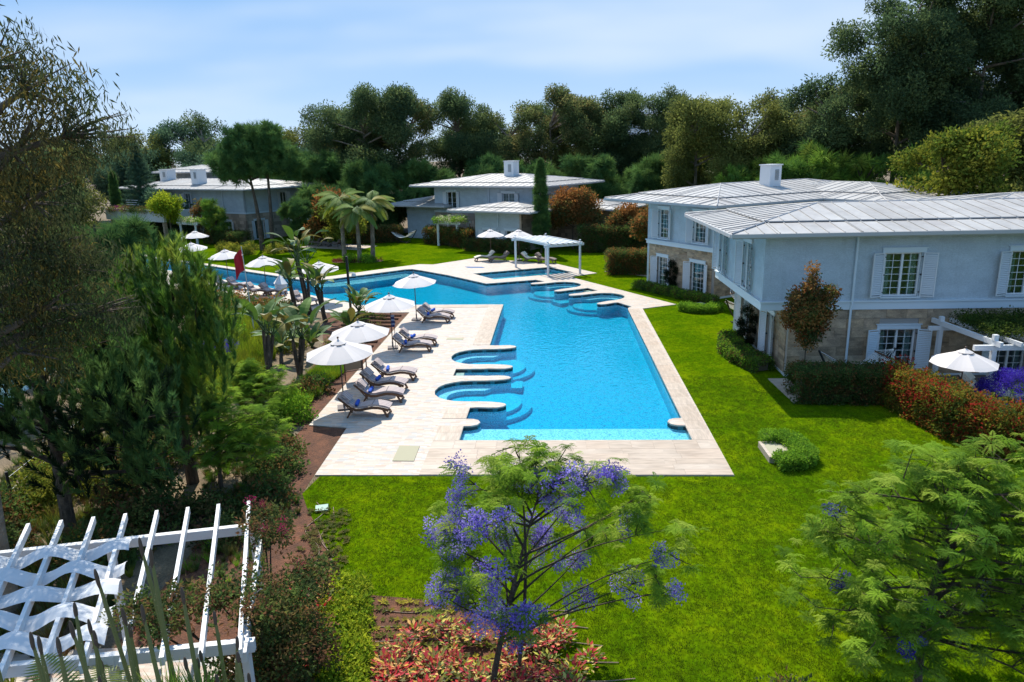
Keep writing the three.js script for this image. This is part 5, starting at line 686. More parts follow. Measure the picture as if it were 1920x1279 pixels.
// ---- palms
{
  reseed(2003);
  const frondGeo = (() => { const L = new Leaves(), n = 26, len = 2.5; for (let k = 2; k < n; k++) { const t = k / n, x = len * (t - 0.16 * t * t), y = 1.15 * t - 1.95 * t * t, sp = Math.sin(Math.PI * Math.min(1, t * 0.9 + 0.08)); for (const s of [-1, 1]) { const d = V(0.45, -0.5 - 0.6 * t, s * 0.85).normalize(); L.leaf(V(x, y, 0), d, V(0, 1, 0), 0.66 * sp + 0.1, 0.105, 0.1, 0.5); } } const st = plain(tubeGeo(Array.from({ length: 8 }, (_, i) => { const t = i / 7; return V(len * (t - 0.16 * t * t), 1.15 * t - 1.95 * t * t, 0); }), [0.035, 0.03, 0.027, 0.024, 0.02, 0.016, 0.012, 0.006], 5)); const g = L.geo(); return mergeGeometries([g, st]); })();
  const fm = [M([0.17, 0.25, 0.025], 1, { transmission: 0.35, thickness: 0 }), M([0.23, 0.29, 0.035], 1, { transmission: 0.35, thickness: 0 }), M([0.12, 0.2, 0.022], 1, { transmission: 0.35, thickness: 0 }), M([0.3, 0.27, 0.04], 1, { transmission: 0.35, thickness: 0 })];
  const palm = (x, z, H, lab, s = 1) => { const p = thing('palm_tree', lab, 'palm tree', [x, 0, z], rnd() * 6, 'feather palms on the lawn'); const c = curve(V(0, 0, 0), V(rr(-0.2, 0.2), H, 0), 0.02, 9); mesh('trunk', boxUV(plain(tubeGeo(c, c.map((_, i) => 0.24 - 0.012 * i + (i % 2) * 0.012), 9))), mat.paleBark, p); mesh('crownshaft', boxUV(plain(tubeGeo([c[8], c[8].clone().add(V(0, 0.9, 0))], [0.16, 0.07], 8))), mat.leafGreen || (mat.leafGreen = M([0.09, 0.14, 0.03], 0.5)), p); for (let i = 0; i < 24; i++) { const f = mesh('frond', frondGeo, pick(fm), p); f.position.copy(c[8]).add(V(0, 0.75, 0)); f.rotation.set(0, i * 2.399, rr(-0.45, 0.75), 'YXZ'); f.scale.setScalar(s * rr(1.0, 1.3)); } return p; };
  palm(-20.9, -71.3, 5.2, 'feather palm with the fullest crown, in the round bed on the lawn'); palm(-19.0, -69.9, 4.4, 'lowest feather palm, in the middle of the round bed'); palm(-18.1, -71.6, 4.9, 'feather palm nearest the garage wall, at the end of the round bed');
  // bird of paradise and banana plants
  const paddle = (() => { const pos = [], n = 7, len = 1.15, P = (i, s) => { const t = i / n, w = 0.21 * Math.pow(Math.sin(Math.PI * Math.min(1, 0.06 + t * 0.94)), 0.6); return [len * t, 0.16 * Math.sin(t * 2.6) - 0.32 * t * t + Math.abs(s) * 0.05, s * w]; }; for (let i = 0; i < n; i++) for (const s of [-1, 1]) { const a = P(i, 0), b = P(i + 1, 0), c = P(i + 1, s), d = P(i, s); pos.push(...a, ...b, ...c, ...a, ...c, ...d); } const g = new THREE.BufferGeometry(); g.setAttribute('position', new THREE.Float32BufferAttribute(pos, 3)); g.computeVertexNormals(); return g; })();
  const bm = [M([0.065, 0.14, 0.014], 0.9, { transmission: 0.3, thickness: 0 }), M([0.10, 0.19, 0.02], 0.9, { transmission: 0.3, thickness: 0 }), M([0.045, 0.1, 0.014], 0.9, { transmission: 0.3, thickness: 0 }), M([0.2, 0.17, 0.03], 0.9, { transmission: 0.3, thickness: 0 })];
  const bop = (x, z, H, n, lab, stem) => { const p = thing('bird_of_paradise_plant', lab, 'plant', [x, 0, z], rnd() * 6, 'bird of paradise plants by the loungers'); const w = new B(); const st = stem ? 3 : 1, tops = []; for (let i = 0; i < st; i++) { const e = V(rr(-0.6, 0.6), H * rr(0.5, 0.68) * (stem ? 1 : 0.3), rr(-0.6, 0.6)); tops.push(e); w.add(tubeGeo(curve(V(rr(-0.15, 0.15), 0, rr(-0.15, 0.15)), e, 0.05, 5), [0.12, 0.11, 0.1, 0.09, 0.08], 7)); } w.build('stem', mat.bark, p);
    for (let i = 0; i < n; i++) { const a = i * 2.399, b = tops[i % st], k = rr(0.35, 1), el = rr(0.7, 1.4), top = b.clone().add(V(Math.cos(a) * Math.cos(el), Math.sin(el), Math.sin(a) * Math.cos(el)).multiplyScalar(H * 0.36 * k)); const pt = new B().add(tubeGeo(curve(b, top, 0.05, 4), [0.035, 0.028, 0.02, 0.014], 5)).build('stalk', bm[2], p); const l = mesh('leaf', paddle, pick(bm), pt); l.position.copy(top); l.rotation.set(rr(-0.5, 0.5), -a, rr(0.1, 1.25), 'YXZ'); l.scale.setScalar(rr(0.75, 1.25) * (H > 3 ? 1.05 : 0.9)); } };
  bop(-12.9, -30.4, 4.0, 15, 'bird of paradise plant with dark stems on the sandy slope', true); bop(-12.0, -32.2, 3.4, 14, 'bird of paradise plant next to the broad-leaved clump above the sandy slope', true); bop(-13.6, -34.0, 3.0, 14, 'broad-leaved banana-like clump on the slope', false); bop(-12.5, -36.5, 2.6, 13, 'leafy bird of paradise beside the raked soil bed', false);
  bop(-14.3, -43.5, 3.4, 17, 'tall fan of bird of paradise leaves at the lamp post', true); bop(-13.0, -44.2, 3.0, 18, 'dense bird of paradise clump at the corner of the raked soil bed', false); bop(-16.1, -45.6, 5.6, 15, 'tallest bird of paradise with bare leaning stems', true); bop(-17.4, -46.6, 3.6, 14, 'bird of paradise plant beside the narrow pool arm loungers', true); bop(-14.9, -40.8, 2.6, 14, 'low bird of paradise plant among yellow shrubs', false); bop(-11.6, -39.4, 2.2, 14, 'low bird of paradise at the edge of the raked soil bed', false);
  mat.bananaLeaves = bm;
}
// ---- hedges and shrubs
const core = M([0.13, 0.10, 0.065], 1);
function hedge(name, label, path, w, h, p, o = {}) { // path of [x, z]
  const t = thing(name, label, o.cat || 'hedge', [path[0][0], 0, path[0][1]], 0, o.group), rel = path.map(([x, z]) => [x - path[0][0], z - path[0][1]]), l = [], c = new B(), size = o.size || 0.35;
  for (let i = 0; i < rel.length - 1; i++) { const [a, b] = [rel[i], rel[i + 1]], L = Math.hypot(b[0] - a[0], b[1] - a[1]), ux = (b[0] - a[0]) / L, uz = (b[1] - a[1]) / L; c.bar([a[0], h * 0.46, a[1]], [b[0] + ux * 0.02, h * 0.46, b[1] + uz * 0.02], w * 0.62, h * 0.78); const n = Math.round((L + w) * (w + 2 * h) * (o.per || 9) * 0.35 / (size * size)); for (let k = 0; k < n; k++) { const u = rr(-0.08, 1.08) * L, f = rnd(), top = f < w / (w + 2 * h), s = top ? rr(-1, 1) : (rnd() < 0.5 ? -1 : 1) * rr(0.8, 1.02), y = top ? h * rr(0.88, 1.04 + (o.rough || 0)) : h * Math.pow(rnd(), 0.8); l.push([V(a[0] + ux * u - uz * s * w / 2, Math.max(0.06, y - size * 0.3), a[1] + uz * u + ux * s * w / 2), size * rr(0.6, 1.1), tint(p)]); } }
  c.build('light_block_core', core, t); inst('foliage', o.clump || clumps.small, mat.leaf, l, t); return t;  // solid core added inside the leaves to stop light passing through
}
{
  reseed(2004);
  hedge('clipped_hedge', 'dark clipped hedge on the lawn in front of the rope hammock', [[10.05, -28.35], [13.4, -28.15]], 1.35, 1.36, pal.hedge, { size: 0.22 });
  hedge('photinia_hedge', 'loose red-tipped photinia hedge around the villa patio', [[13.6, -28.0], [13.9, -26.2], [14.2, -24.3], [15.0, -22.8], [16.4, -21.9]], 1.1, 1.3, pal.redhedge, { size: 0.25, rough: 0.3 });
  hedge('square_hedge', 'square rust-topped hedge block on the lawn by the bare loungers', [[5.0, -60.6], [7.9, -60.2]], 1.7, 1.9, pal.hedge.concat(pal.rust), { size: 0.34 });
  hedge('low_hedge', 'low hook-shaped lime-green hedge around the hatch cover on the lawn', [[7.35, -23.65], [8.15, -23.55], [8.3, -22.3], [8.0, -21.8], [7.3, -21.75]], 0.6, 0.42, pal.box, { size: 0.16 });
  hedge('low_hedge', 'low curved lime-green hedge around the hatch cover near the stacked windows', [[8.5, -45.6], [9.0, -44.9], [9.9, -44.8], [10.6, -45.4]], 0.7, 0.45, pal.box, { size: 0.2 });
  hedge('low_hedge', 'low green hedge along the foot of the two-window villa wall', [[6.6, -53.6], [8.3, -50.9], [9.6, -48.8], [10.7, -47.3]], 0.8, 0.5, pal.box.concat(pal.hedge), { size: 0.22 });
  hedge('low_hedge', 'low rounded hedge mounds along the overhanging villa wall', [[9.5, -37.4], [9.0, -35.3], [9.15, -33.8], [9.7, -32.2]], 0.95, 0.6, pal.box.concat(pal.hedge), { size: 0.2 });
  hedge('dark_hedge', 'dark hedge with rust tips in front of the small column pergola', [[-14.0, -84.4], [-9.4, -80.3]], 1.6, 1.9, pal.hedge.concat(pal.rust), { size: 0.4 }); hedge('dark_hedge', 'dark rust-topped hedge behind the garage side palm', [[-23.4, -85.5], [-18.5, -86.6]], 1.5, 1.9, pal.hedge.concat(pal.rust), { size: 0.4 });
  hedge('dark_hedge', 'tall dark hedge under the small photinia trees', [[3.6, -75], [10.5, -73]], 2, 2.6, pal.hedge, { size: 0.42 }); hedge('dark_hedge', 'long dark hedge along the stone ground floor of the terrace villa', [[-42.6, -88.4], [-37.2, -85.2]], 1.4, 1.6, pal.hedge, { size: 0.42 }); hedge('dark_hedge', 'dark shrubs below the front wing windows', [[-8.6, -77.2], [-3.0, -73.6]], 1.2, 1.2, pal.hedge, { size: 0.36 });
  const bush = (x, z, r, h, p, lab, o = {}) => { const t = thing(o.name || 'shrub', lab, o.cat || 'shrub', [x, 0, z], 0, o.group), l = [], n = o.n || Math.round(70 * r * r / (o.size || 0.3) * 0.3 + 12); for (let i = 0; i < n; i++) { const d = rdir(-0.1, 1), q = Math.pow(rnd(), 0.35); l.push([V(d.x * r * q, Math.max(0.08, d.y * h * q), d.z * r * q), (o.size || 0.3) * rr(0.7, 1.2), tint(p), o.rot ? [rr(-0.3, 0.3), rnd() * 6, rr(-0.3, 0.3)] : undefined]); } inst('foliage', o.clump || clumps.small, o.mat || mat.leaf, l, t); const st = new B(); for (let i = 0; i < 5; i++) st.add(tubeGeo(curve(V(0, 0, 0), rdir(0.5, 1).multiply(V(r * 0.7, h * 0.7, r * 0.7)), 0.1, 3), [0.025, 0.018, 0.008], 4)); st.build('stem', mat.bark, t); return t; };
  // topiary
  for (const [x, z, lab] of [[8.75, -52.2, 'cloud-pruned topiary with dark balls by the two-window villa wall'], [10.0, -36.2, 'cloud-pruned topiary with dark balls by the overhanging villa wall']]) { const t = thing('topiary', lab, 'topiary', [x, 0, z]); new B().tube([[0, 0, 0], [0.05, 0.6, 0], [-0.03, 1.2, 0], [0, 1.9, 0]], 0.035, 6).build('stem', mat.bark, t); for (const [dx, y, dz, r] of [[0, 2, 0, 0.32], [0.32, 1.55, 0.1, 0.24], [-0.3, 1.4, 0, 0.24], [0.3, 1.0, -0.1, 0.24], [-0.28, 0.9, 0.1, 0.24], [0.1, 0.55, 0.25, 0.22]]) { new B().tube([[0, y - 0.2, 0], [dx * 0.9, y, dz]], 0.02, 5).build('branch', mat.bark, t); const l = []; for (let i = 0; i < 40; i++) { const d = rdir(); l.push([V(dx, y, dz).addScaledVector(d, r * rr(0.6, 0.95)), 0.13, tint([[0.014, 0.028, 0.012], [0.02, 0.036, 0.014]])]); } inst('ball', clumps.small, mat.leaf, l, t); } }
  // palm bed, pine bed
  for (const [x, z, r] of [[-18.2, -69.6, 0.9], [-19.9, -69.9, 0.8]]) bush(x, z, r, 0.8, pal.box, 'bright green mound shrub under the feather palms', { group: 'mounds under the palms', size: 0.3 });
  { const m = inst('red_groundcover', clumps.small, mat.leaf, Array.from({ length: 160 }, () => { const a = rnd() * 6.28, r = Math.sqrt(rnd()); return [V(-19.3 + 2.5 * r * Math.cos(a), 0.12, -70.6 + 1.5 * r * Math.sin(a)), 0.2, tint([[0.2, 0.03, 0.04], [0.12, 0.05, 0.03]])]; })); m.forEach(o => { o.name = numbered('red_groundcover'); }); }
  for (const [x, z, p] of [[-35.8, -78.8, pal.seed], [-33.6, -77.2, pal.seed], [-34.8, -80.8, pal.hedge], [-31.2, -79.4, pal.hedge], [-30.6, -77.8, pal.seed], [-37.4, -80.2, pal.seed], [-29.6, -79.2, pal.hedge]]) bush(x, z, 1.05, 0.95, p.concat(pal.yellow), p === pal.seed ? 'yellow mound shrub around the umbrella pine trunks' : 'dark mound shrub around the umbrella pine trunks', { group: 'mound shrubs around the umbrella pine', size: 0.34 });
  for (const [x, z, p] of [[-55.5, -88.5, pal.yellow], [-52.5, -86.4, pal.yellow], [-57, -90, pal.lime], [-50, -84.5, pal.yellow]]) bush(x, z, 1.8, 2.0, p, 'spiky yellow-green plant below the planted terrace', { group: 'spiky plants below the terrace', clump: clumps.longgrass, size: 1.6, mat: mat.grass, rot: 1, n: 26 });
  { const p = thing('terrace_planting', 'purple and yellow flowers spilling along the planted terrace', 'plants', [-60.0, 3.7, -97.0]), l = []; for (let i = 0; i < 220; i++) { const u = rr(0, 12), q = rnd(); l.push([V(u * 0.857 - rr(0, 1) * 0.5, rr(0.2, 0.7), u * 0.515 + rr(-0.2, 1.6)), 0.3, tint(u < 5 ? (q < 0.5 ? [[0.2, 0.03, 0.12]] : pal.yellow) : pal.hedge)]); } inst('foliage', clumps.small, mat.leaf, l, p); const r = new B(); for (let k = 0; k < 3; k++) r.bar([2, 0.9 + k * 0.3, 0.4], [4.6, 0.9 + k * 0.3, 1.96], 0.06, 0.06); r.build('railing', mat.whitePaint, p); }
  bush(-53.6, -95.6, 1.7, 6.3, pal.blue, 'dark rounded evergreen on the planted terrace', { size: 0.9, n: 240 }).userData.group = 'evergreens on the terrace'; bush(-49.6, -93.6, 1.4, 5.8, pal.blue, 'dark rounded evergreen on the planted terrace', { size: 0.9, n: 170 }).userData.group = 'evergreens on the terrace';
  // left slope: shrubs, grasses
  { const band = (name, path, wid, n, p, cl, size, m, y = 0.02) => { const l = []; for (let i = 0; i < n; i++) { const t = rnd() * (path.length - 1), k = Math.floor(t), f = t - k, a = path[k], b = path[k + 1]; l.push([V(a[0] + (b[0] - a[0]) * f + rr(-1, 1) * wid, y, a[1] + (b[1] - a[1]) * f + rr(-1, 1) * wid), size * rr(0.6, 1.25), tint(p, 0.35), [rr(-0.2, 0.2), rnd() * 6.28, rr(-0.2, 0.2)]]); } inst(name, cl, m, l).forEach(o => { o.name = numbered(name); o.userData.kind = 'stuff'; }); };
    band('yellow_grass', [[-19.8, -45], [-17.6, -40.5], [-16.2, -36.5], [-15.4, -32], [-14.6, -29.2]], 1.5, 900, pal.lime.concat(pal.lime, pal.yellow), clumps.longgrass, 1.0, mat.grass);
    band('green_groundcover', [[-27.5, -52.2], [-22, -48.6], [-18.6, -46]], 1.6, 260, pal.hedge.concat(pal.rust), clumps.small, 0.45, mat.leaf, 0.25);
    band('green_groundcover', [[-11.0, -27], [-10.9, -30], [-10.7, -33.4]], 0.75, 420, pal.lime.concat(pal.box), clumps.longgrass, 0.55, mat.grass); band('bed_plants', [[-11.4, -37], [-11.2, -41], [-12, -45]], 1.1, 120, pal.hedge.concat(pal.dry), clumps.small, 0.25, mat.leaf, 0.12);
    band('dry_undergrowth', [[-21, -36], [-17.5, -28], [-15.8, -22], [-14, -16], [-12, -13.6]], 2.4, 1500, pal.dry.concat(pal.hedge, pal.hedge, pal.yellow), clumps.longgrass, 0.6, mat.grass); band('dry_undergrowth', [[-13, -27], [-11.4, -23.5], [-10, -21], [-8.6, -18.5], [-8.2, -15.4]], 1.1, 420, pal.hedge.concat(pal.dry, pal.box), clumps.longgrass, 0.42, mat.grass);
    for (const [x, z, r, h, p, lab] of [[-10.3, -26.2, 0.9, 1.1, pal.box, 'green shrub at the edge of the cut-out mulch bed'], [-10.6, -24.2, 1.0, 0.9, pal.jac, 'leafy green shrub beside the bare brown soil strip'], [-9.6, -22.6, 0.9, 0.9, pal.hedge, 'dark shrub at the deck corner by the lawn'], [-9.0, -21.2, 0.8, 0.8, pal.hedge, 'dark shrub where deck, lawn and slope meet'], [-10.6, -29.4, 0.8, 1.0, pal.hedge, 'dark green shrub next to the canvas screen'], [-15.6, -39, 1.3, 1.4, pal.hedge, 'dark green shrub among yellow grasses'], [-17.6, -42.6, 1.2, 1.3, pal.hedge, 'dark green shrub by the flagpole'], [-14.4, -37, 1.1, 1.2, pal.yellow, 'yellow-green shrub behind the broad-leaved clump'], [-18.8, -38.4, 1.6, 1.4, pal.box, 'rounded green shrub below the flagpole'], [-17.2, -33, 1.3, 1.0, pal.hedge, 'dark shrub beside the blue agapanthus'], [-15.4, -19.6, 1.4, 1.3, pal.yellow, 'yellow-green shrub under the dark pine'], [-16.2, -17, 1.6, 1.5, pal.hedge, 'dark shrub by the fence under the dark pine'], [-12.3, -18.8, 1.3, 1.5, pal.hedge, 'dark shrub between the trunks of the two pines'], [-11.2, -17.4, 1.1, 1.2, pal.boug, 'dark bronze shrub above the pergola slats'], [-13.6, -22.4, 1.6, 1.7, pal.hedge, 'dark shrub behind the bushy pine trunk'], [-11.9, -15.9, 1.0, 1.0, pal.hedge, 'dark shrub next to the pergola beam'], [-14.6, -15.4, 1.3, 1.4, pal.boug, 'dark shrub beside the dark pine trunk'], [-9.9, -18.2, 0.9, 0.8, pal.boug, 'low dark shrub above the mulch bed'], [-8.7, -19.3, 0.9, 0.75, pal.hedge, 'low hedge-like shrub at the mulch bed'], [-8.9, -17, 0.7, 0.6, pal.boug, 'small shrub with pink flowers above the pergola']]) bush(x, z, r, h, p, lab, { size: 0.28 });
    const ag = bush(-16.4, -33.1, 0.7, 1.0, pal.box, 'agapanthus with blue-violet flower heads on the slope', { size: 0.3, name: 'agapanthus', cat: 'plant' }); inst('flower_heads', clumps.panicle, mat.petal, Array.from({ length: 34 }, () => { const d = rdir(0, 1); return [V(d.x * 0.85, 1.15 + d.y * 0.35, d.z * 0.8), rr(0.8, 1.1), tint(pal.deepPurple)]; }), ag);
  }
  // wooden fence posts under the pines
  for (let i = 0; i < 5; i++) { const f = thing('fence_post', 'thin dark wire fence post under the pines', 'fence post', [-16.1 - i * 0.5, 0, -18.6 - i * 2.6], 0, 'wire fence posts'); new B().cyl(0, 0, 0, 0.05, 0.045, 1.3, 7).build('post', mat.iron, f); if (i < 4) new B().tube([[0, 1.1, 0], [-0.5, 1.1, -2.6]], 0.006, 4).tube([[0, 0.7, 0], [-0.5, 0.7, -2.6]], 0.006, 4).build('wire', mat.steel, f); }
  // patio planting at the pergola of the overhanging villa
  { const v = thing('vine', 'leafy green vine covering the patio pergola roof', 'vine', [16.85, 2.72, -31]), l = []; for (let i = 0; i < 620; i++) l.push([V(rr(0.1, 5.6), rr(0, 0.28), rr(0.05, 3.4)), rr(0.14, 0.26), tint([[0.05, 0.09, 0.015], [0.035, 0.065, 0.014], [0.09, 0.12, 0.02]])]); inst('foliage', clumps.small, mat.leaf, l, v); mesh('stem', boxUV(plain(tubeGeo([V(0.2, -2.7, 3.2), V(0.25, -1, 3.25), V(0.3, 0, 3)], [0.03, 0.025, 0.02], 5))), mat.bark, v);
    for (const [pos, n, lab] of [[[-12.9, 2.85, -83.0], 150, 'pale flowering vine on the small column pergola'], [[-45.9, 2.85, -88.9], 150, 'pale roses climbing over the pergola below the planted terrace']]) { const q = thing('vine', lab, 'vine', pos, rad(-31)); inst('foliage', clumps.small, mat.leaf, Array.from({ length: n }, () => [V(rr(0, 3.6), rr(0, 0.3), rr(-1, 1.4)), rr(0.25, 0.4), tint(rnd() < 0.35 ? [[0.5, 0.48, 0.35]] : pal.box)]), q); }
    tree({ name: 'olive_tree', label: 'grey-green olive tree beside the vine pergola', pos: [19.4, 0, -27.1], trunkTop: 1.6, lobes: [[0, 2.6, 0, 1.1, 0.9, 1], [0.4, 3.4, 0, 0.8, 0.7, 0.8], [-0.4, 2.0, 0.3, 0.8, 0.7, 0.8]], clump: clumps.small, size: 0.35, per: 4.4, pal: [[0.14, 0.17, 0.09], [0.1, 0.13, 0.06], [0.08, 0.13, 0.03]], r: 0.09, minY: 0.8 });
    const j = bush(17.2, -25.6, 1.1, 1.6, pal.jac, 'violet flowering shrub by the patio pergola post', { size: 0.3, n: 120, clump: clumps.frond }); inst('flowers', clumps.panicle, mat.petal, Array.from({ length: 110 }, () => { const d = rdir(-0.1, 1); return [V(-0.2 + d.x * 1.3, 0.9 + d.y * 1.0, d.z * 1.2), rr(0.8, 1.2), tint(pal.deepPurple)]; }), j);
    bush(17.3, -23.4, 1.2, 1.5, pal.jac, 'fern-leaved shrub with a few violet flowers at the end of the photinia hedge', { size: 0.35, n: 110, clump: clumps.frond }); }
  globalThis.__bush = bush;
}
// ---- big trees on the slope beside the lake
{
  reseed(2005);
  tree({ name: 'willow_eucalyptus', label: 'brownish narrow-leaved eucalyptus hanging over the lake side slope', pos: [-12.4, 0, -13.6], trunkTop: 11, lean: 1.6, lobes: [[1.7, 12.2, -0.4, 1.1, 0.75, 1.0], [2.9, 11.6, -0.3, 0.9, 0.6, 0.8], [2.3, 10.5, -0.2, 1.2, 0.9, 1.0], [3.6, 10.7, -0.6, 0.75, 0.6, 0.7], [1.4, 9.7, 0, 1.1, 0.9, 1.0], [2.3, 9.5, -0.4, 0.8, 0.8, 0.9], [1.5, 8.5, -0.2, 1.2, 0.9, 1.0], [2.1, 8.5, -0.7, 0.7, 0.6, 0.8], [1.1, 7.4, -0.3, 1.2, 0.8, 1], [2.1, 7.3, -0.6, 0.9, 0.7, 0.9], [1.2, 13.8, -0.4, 1.0, 0.6, 0.8], [1.4, 6.4, -0.5, 1.1, 0.7, 0.9], [2.0, 8.0, -1.7, 0.9, 0.6, 0.8], [2.6, 6.9, -1.6, 0.7, 0.5, 0.7], [0.8, 8.6, -1.8, 0.9, 0.7, 0.8], [0.3, 11.2, -0.6, 1.1, 0.9, 0.9]], clump: clumps.hang, size: 1.0, per: 16, pal: pal.brown, r: 0.24, hang: true, twigs: 12, bark: mat.paleBark });
  tree({ name: 'bushy_pine', label: 'bushy pine with upright candle-like shoots beside the narrow pool arm', pos: [-11.6, 0, -20.6], trunkTop: 6.4, lobes: [[0.3, 6.2, 0, 1.1, 1.3, 1.1], [1.2, 5.3, 0.1, 0.9, 1.2, 0.9], [-0.9, 5.6, 0, 1.1, 1.2, 1.1], [0.2, 4.4, 0.4, 1.4, 1.2, 1.3], [-1.5, 4.2, 0.2, 1.3, 1.2, 1.3], [1.1, 3.9, 0.3, 0.9, 1.1, 1.0], [-0.6, 3.0, 0.5, 1.4, 1.1, 1.2], [0.3, 2.4, 0.5, 1.1, 0.9, 1.0], [-1.7, 2.6, 0.4, 1.2, 1, 1.1]], clump: clumps.shoot, size: 1.1, per: 24, pal: pal.pineLight.concat(pal.pine, [[0.24, 0.27, 0.04]]), r: 0.2, mat: mat.needle, upright: 0.4, twigs: 6 });
  tree({ name: 'dark_pine', label: 'dark pine with visible trunk and bare lower branches near the lake', pos: [-13.4, 0, -17.2], trunkTop: 6.6, lobes: [[0, 6.4, 0, 1.6, 1.2, 1.4], [1.5, 5.6, 0.2, 1.3, 1.0, 1.2], [-1.2, 5.5, 0.2, 1.4, 1.1, 1.3], [0.6, 4.6, 0.4, 1.5, 0.9, 1.3], [2.1, 4.3, 0.4, 1.1, 0.9, 1.1], [-1.6, 4.2, 0.4, 1.3, 0.9, 1.2], [0.3, 3.3, 0.5, 1.4, 0.7, 1.2], [1.9, 3.0, 0.5, 1.2, 0.8, 1.1], [3.0, 3.6, 0.2, 1.1, 1.0, 1.1], [-1.8, 3.0, 0.5, 1.1, 0.7, 1], [3.0, 2.2, 0.3, 0.9, 0.7, 0.9], [1.1, 2.0, 0.6, 0.9, 0.5, 0.9]], clump: clumps.shoot, size: 1.05, per: 17, pal: pal.pine.concat([[0.016, 0.034, 0.014]]), r: 0.2, mat: mat.needle, upright: 0.7, twigs: 8 });
  tree({ name: 'dark_pine', label: 'dark rounded pine between the narrow-leaved eucalyptus and the planted terrace', pos: [-23.5, 0, -36], trunkTop: 7, lobes: billow(7.0, 5.6, 11, 0.2, 1.3), clump: clumps.tuft, size: 0.8, per: 5, pal: pal.pine, r: 0.2, mat: mat.needle });
  tree({ name: 'lakeside_tree', label: 'dark broadleaf tree at the lake edge behind the dark pine', pos: [-24, 0, -27], lobes: billow(6.4, 6, 11, 0.2, 1.2), clump: clumps.small, size: 0.7, per: 4.4, pal: pal.brown, r: 0.2 });
  tree({ name: 'lakeside_tree', label: 'olive broadleaf tree at the lake edge behind the pines', pos: [-29, 0, -42], lobes: billow(5.6, 6, 11, 0.2, 1.2), clump: clumps.small, size: 0.8, per: 4.2, pal: pal.olive, r: 0.2 });
}
// ---- jacarandas: open branching, whorls of ferny leaves, violet panicles
function jacaranda(o) {
  const t = thing('jacaranda_tree', o.label, 'tree', o.pos, 0, 'jacaranda trees'), w = new B(), leaves = [], flowers = [], C = V(...o.c), R = V(...o.rad);
  const topY = C.y + R.y * 0.72, trunk = curve(V(0, -0.1, 0), V(C.x * 0.85, topY, C.z * 0.5), 0.05, 12); w.add(tubeGeo(trunk, trunk.map((_, k) => (0.1 - 0.0078 * k) * (o.thick || 1)), 8));
  for (let i = 0; i < o.limbs; i++) {
    const k = i / o.limbs, d = rdir(-0.75, 1), e = C.clone().add(d.clone().multiply(R).multiplyScalar(rr(0.78, 1))), hd = Math.hypot(e.x - C.x * 0.6, e.z), tt = Math.max(0.26, Math.min(0.97, (e.y - rr(0.25, 0.6) * hd) / topY)) * 11, s = trunk[Math.floor(tt)].clone().lerp(trunk[Math.min(11, Math.floor(tt) + 1)], tt % 1); const cv = curve(s, e, 0.2, 6); w.add(tubeGeo(cv, [0.036, 0.029, 0.023, 0.017, 0.012, 0.007].map(x => x * (o.thick || 1)), 6));
    for (let j = 0; j < (o.sub || 4); j++) { const b = cv[o.tips ? 4 + (j % 2) : 2 + (j % 4)], f = b.clone().add(rdir(-0.5, 1).multiplyScalar(rr(0.25, o.tips ? 0.5 : 0.7))); w.add(tubeGeo(curve(b, f, 0.15, 4), [0.014, 0.011, 0.008, 0.005], 4)); put(f); }
    put(e);
  }
  function put(p) { const fl = o.flower(p); if (rnd() < fl) { const n = 3 + Math.floor(rnd() * 4); for (let q = 0; q < n; q++) flowers.push([p.clone().add(V(rr(-0.16, 0.16), rr(-0.22, 0.2), rr(-0.16, 0.16))), rr(0.65, 1.15) * (o.fs || 0.8), tint(o.fpal || pal.purple)]); if (rnd() < 0.35) leaves.push([p.clone(), rr(0.6, 0.9), tint(pal.jac), [rr(-0.3, 0.3), rnd() * 6.28, rr(-0.3, 0.3)]]); } else { const n = o.dense || 2; for (let q = 0; q < n; q++) leaves.push([p.clone().add(V(rr(-0.16, 0.16), rr(-0.16, 0.16), rr(-0.16, 0.16)).multiplyScalar(q ? 1.6 : 0.3)), rr(0.65, 1.1) * (o.ls || 1), tint(o.lpal || pal.jac), [rr(-0.4, 0.4), rnd() * 6.28, rr(-0.4, 0.4)]]); } }
  w.build('trunk', mat.bark, t); inst('crown', clumps.frond, mat.leaf, leaves, t); if (flowers.length) inst('blossoms', clumps.panicle, mat.petal, flowers, t); return t;
}
{
  reseed(2016);
  jacaranda({ label: 'jacaranda covered in violet blossom at the tip of the mulch bed', pos: [-1.25, 0, -11.7], c: [1.2, 2.95, -0.2], rad: [2.5, 1.7, 1.5], limbs: 38, sub: 4, tips: true, thick: 0.68, flower: p => p.x > 2.2 ? 0.22 : p.y > 4 ? 0.15 : 0.46, dense: 3, ls: 0.5 });
  { const extra = jacaranda({ label: 'leafy leader of a young jacaranda rising above the violet blossom', pos: [-0.75, 0, -12.1], c: [0.15, 4.3, -0.1], rad: [0.4, 0.6, 0.4], limbs: 7, sub: 3, thick: 0.5, flower: () => 0.1, ls: 0.6 }); void extra; }
  jacaranda({ label: 'large leafy green jacaranda with only a few violet flowers on the lawn', pos: [6.9, 0, -11.9], c: [0.45, 2.6, 0.1], rad: [3.1, 2.15, 2.0], limbs: 62, sub: 7, thick: 0.85, flower: () => 0.02, dense: 3, ls: 0.55, fs: 0.6, fpal: pal.deepPurple });
  jacaranda({ label: 'young green jacaranda on the sandy slope beside the deck', pos: [-10.5, 0, -20.2], c: [0.3, 1.85, 0], rad: [2.1, 1.05, 1.5], limbs: 24, sub: 6, thick: 0.8, flower: () => 0.0, dense: 3, ls: 0.62 });
  jacaranda({ label: 'small light green jacaranda above the bare brown soil strip', pos: [-11.4, 0, -25.2], c: [0.3, 1.5, 0], rad: [1.3, 0.8, 1.1], limbs: 16, sub: 6, thick: 0.6, flower: () => 0, dense: 4, ls: 0.6 });
}
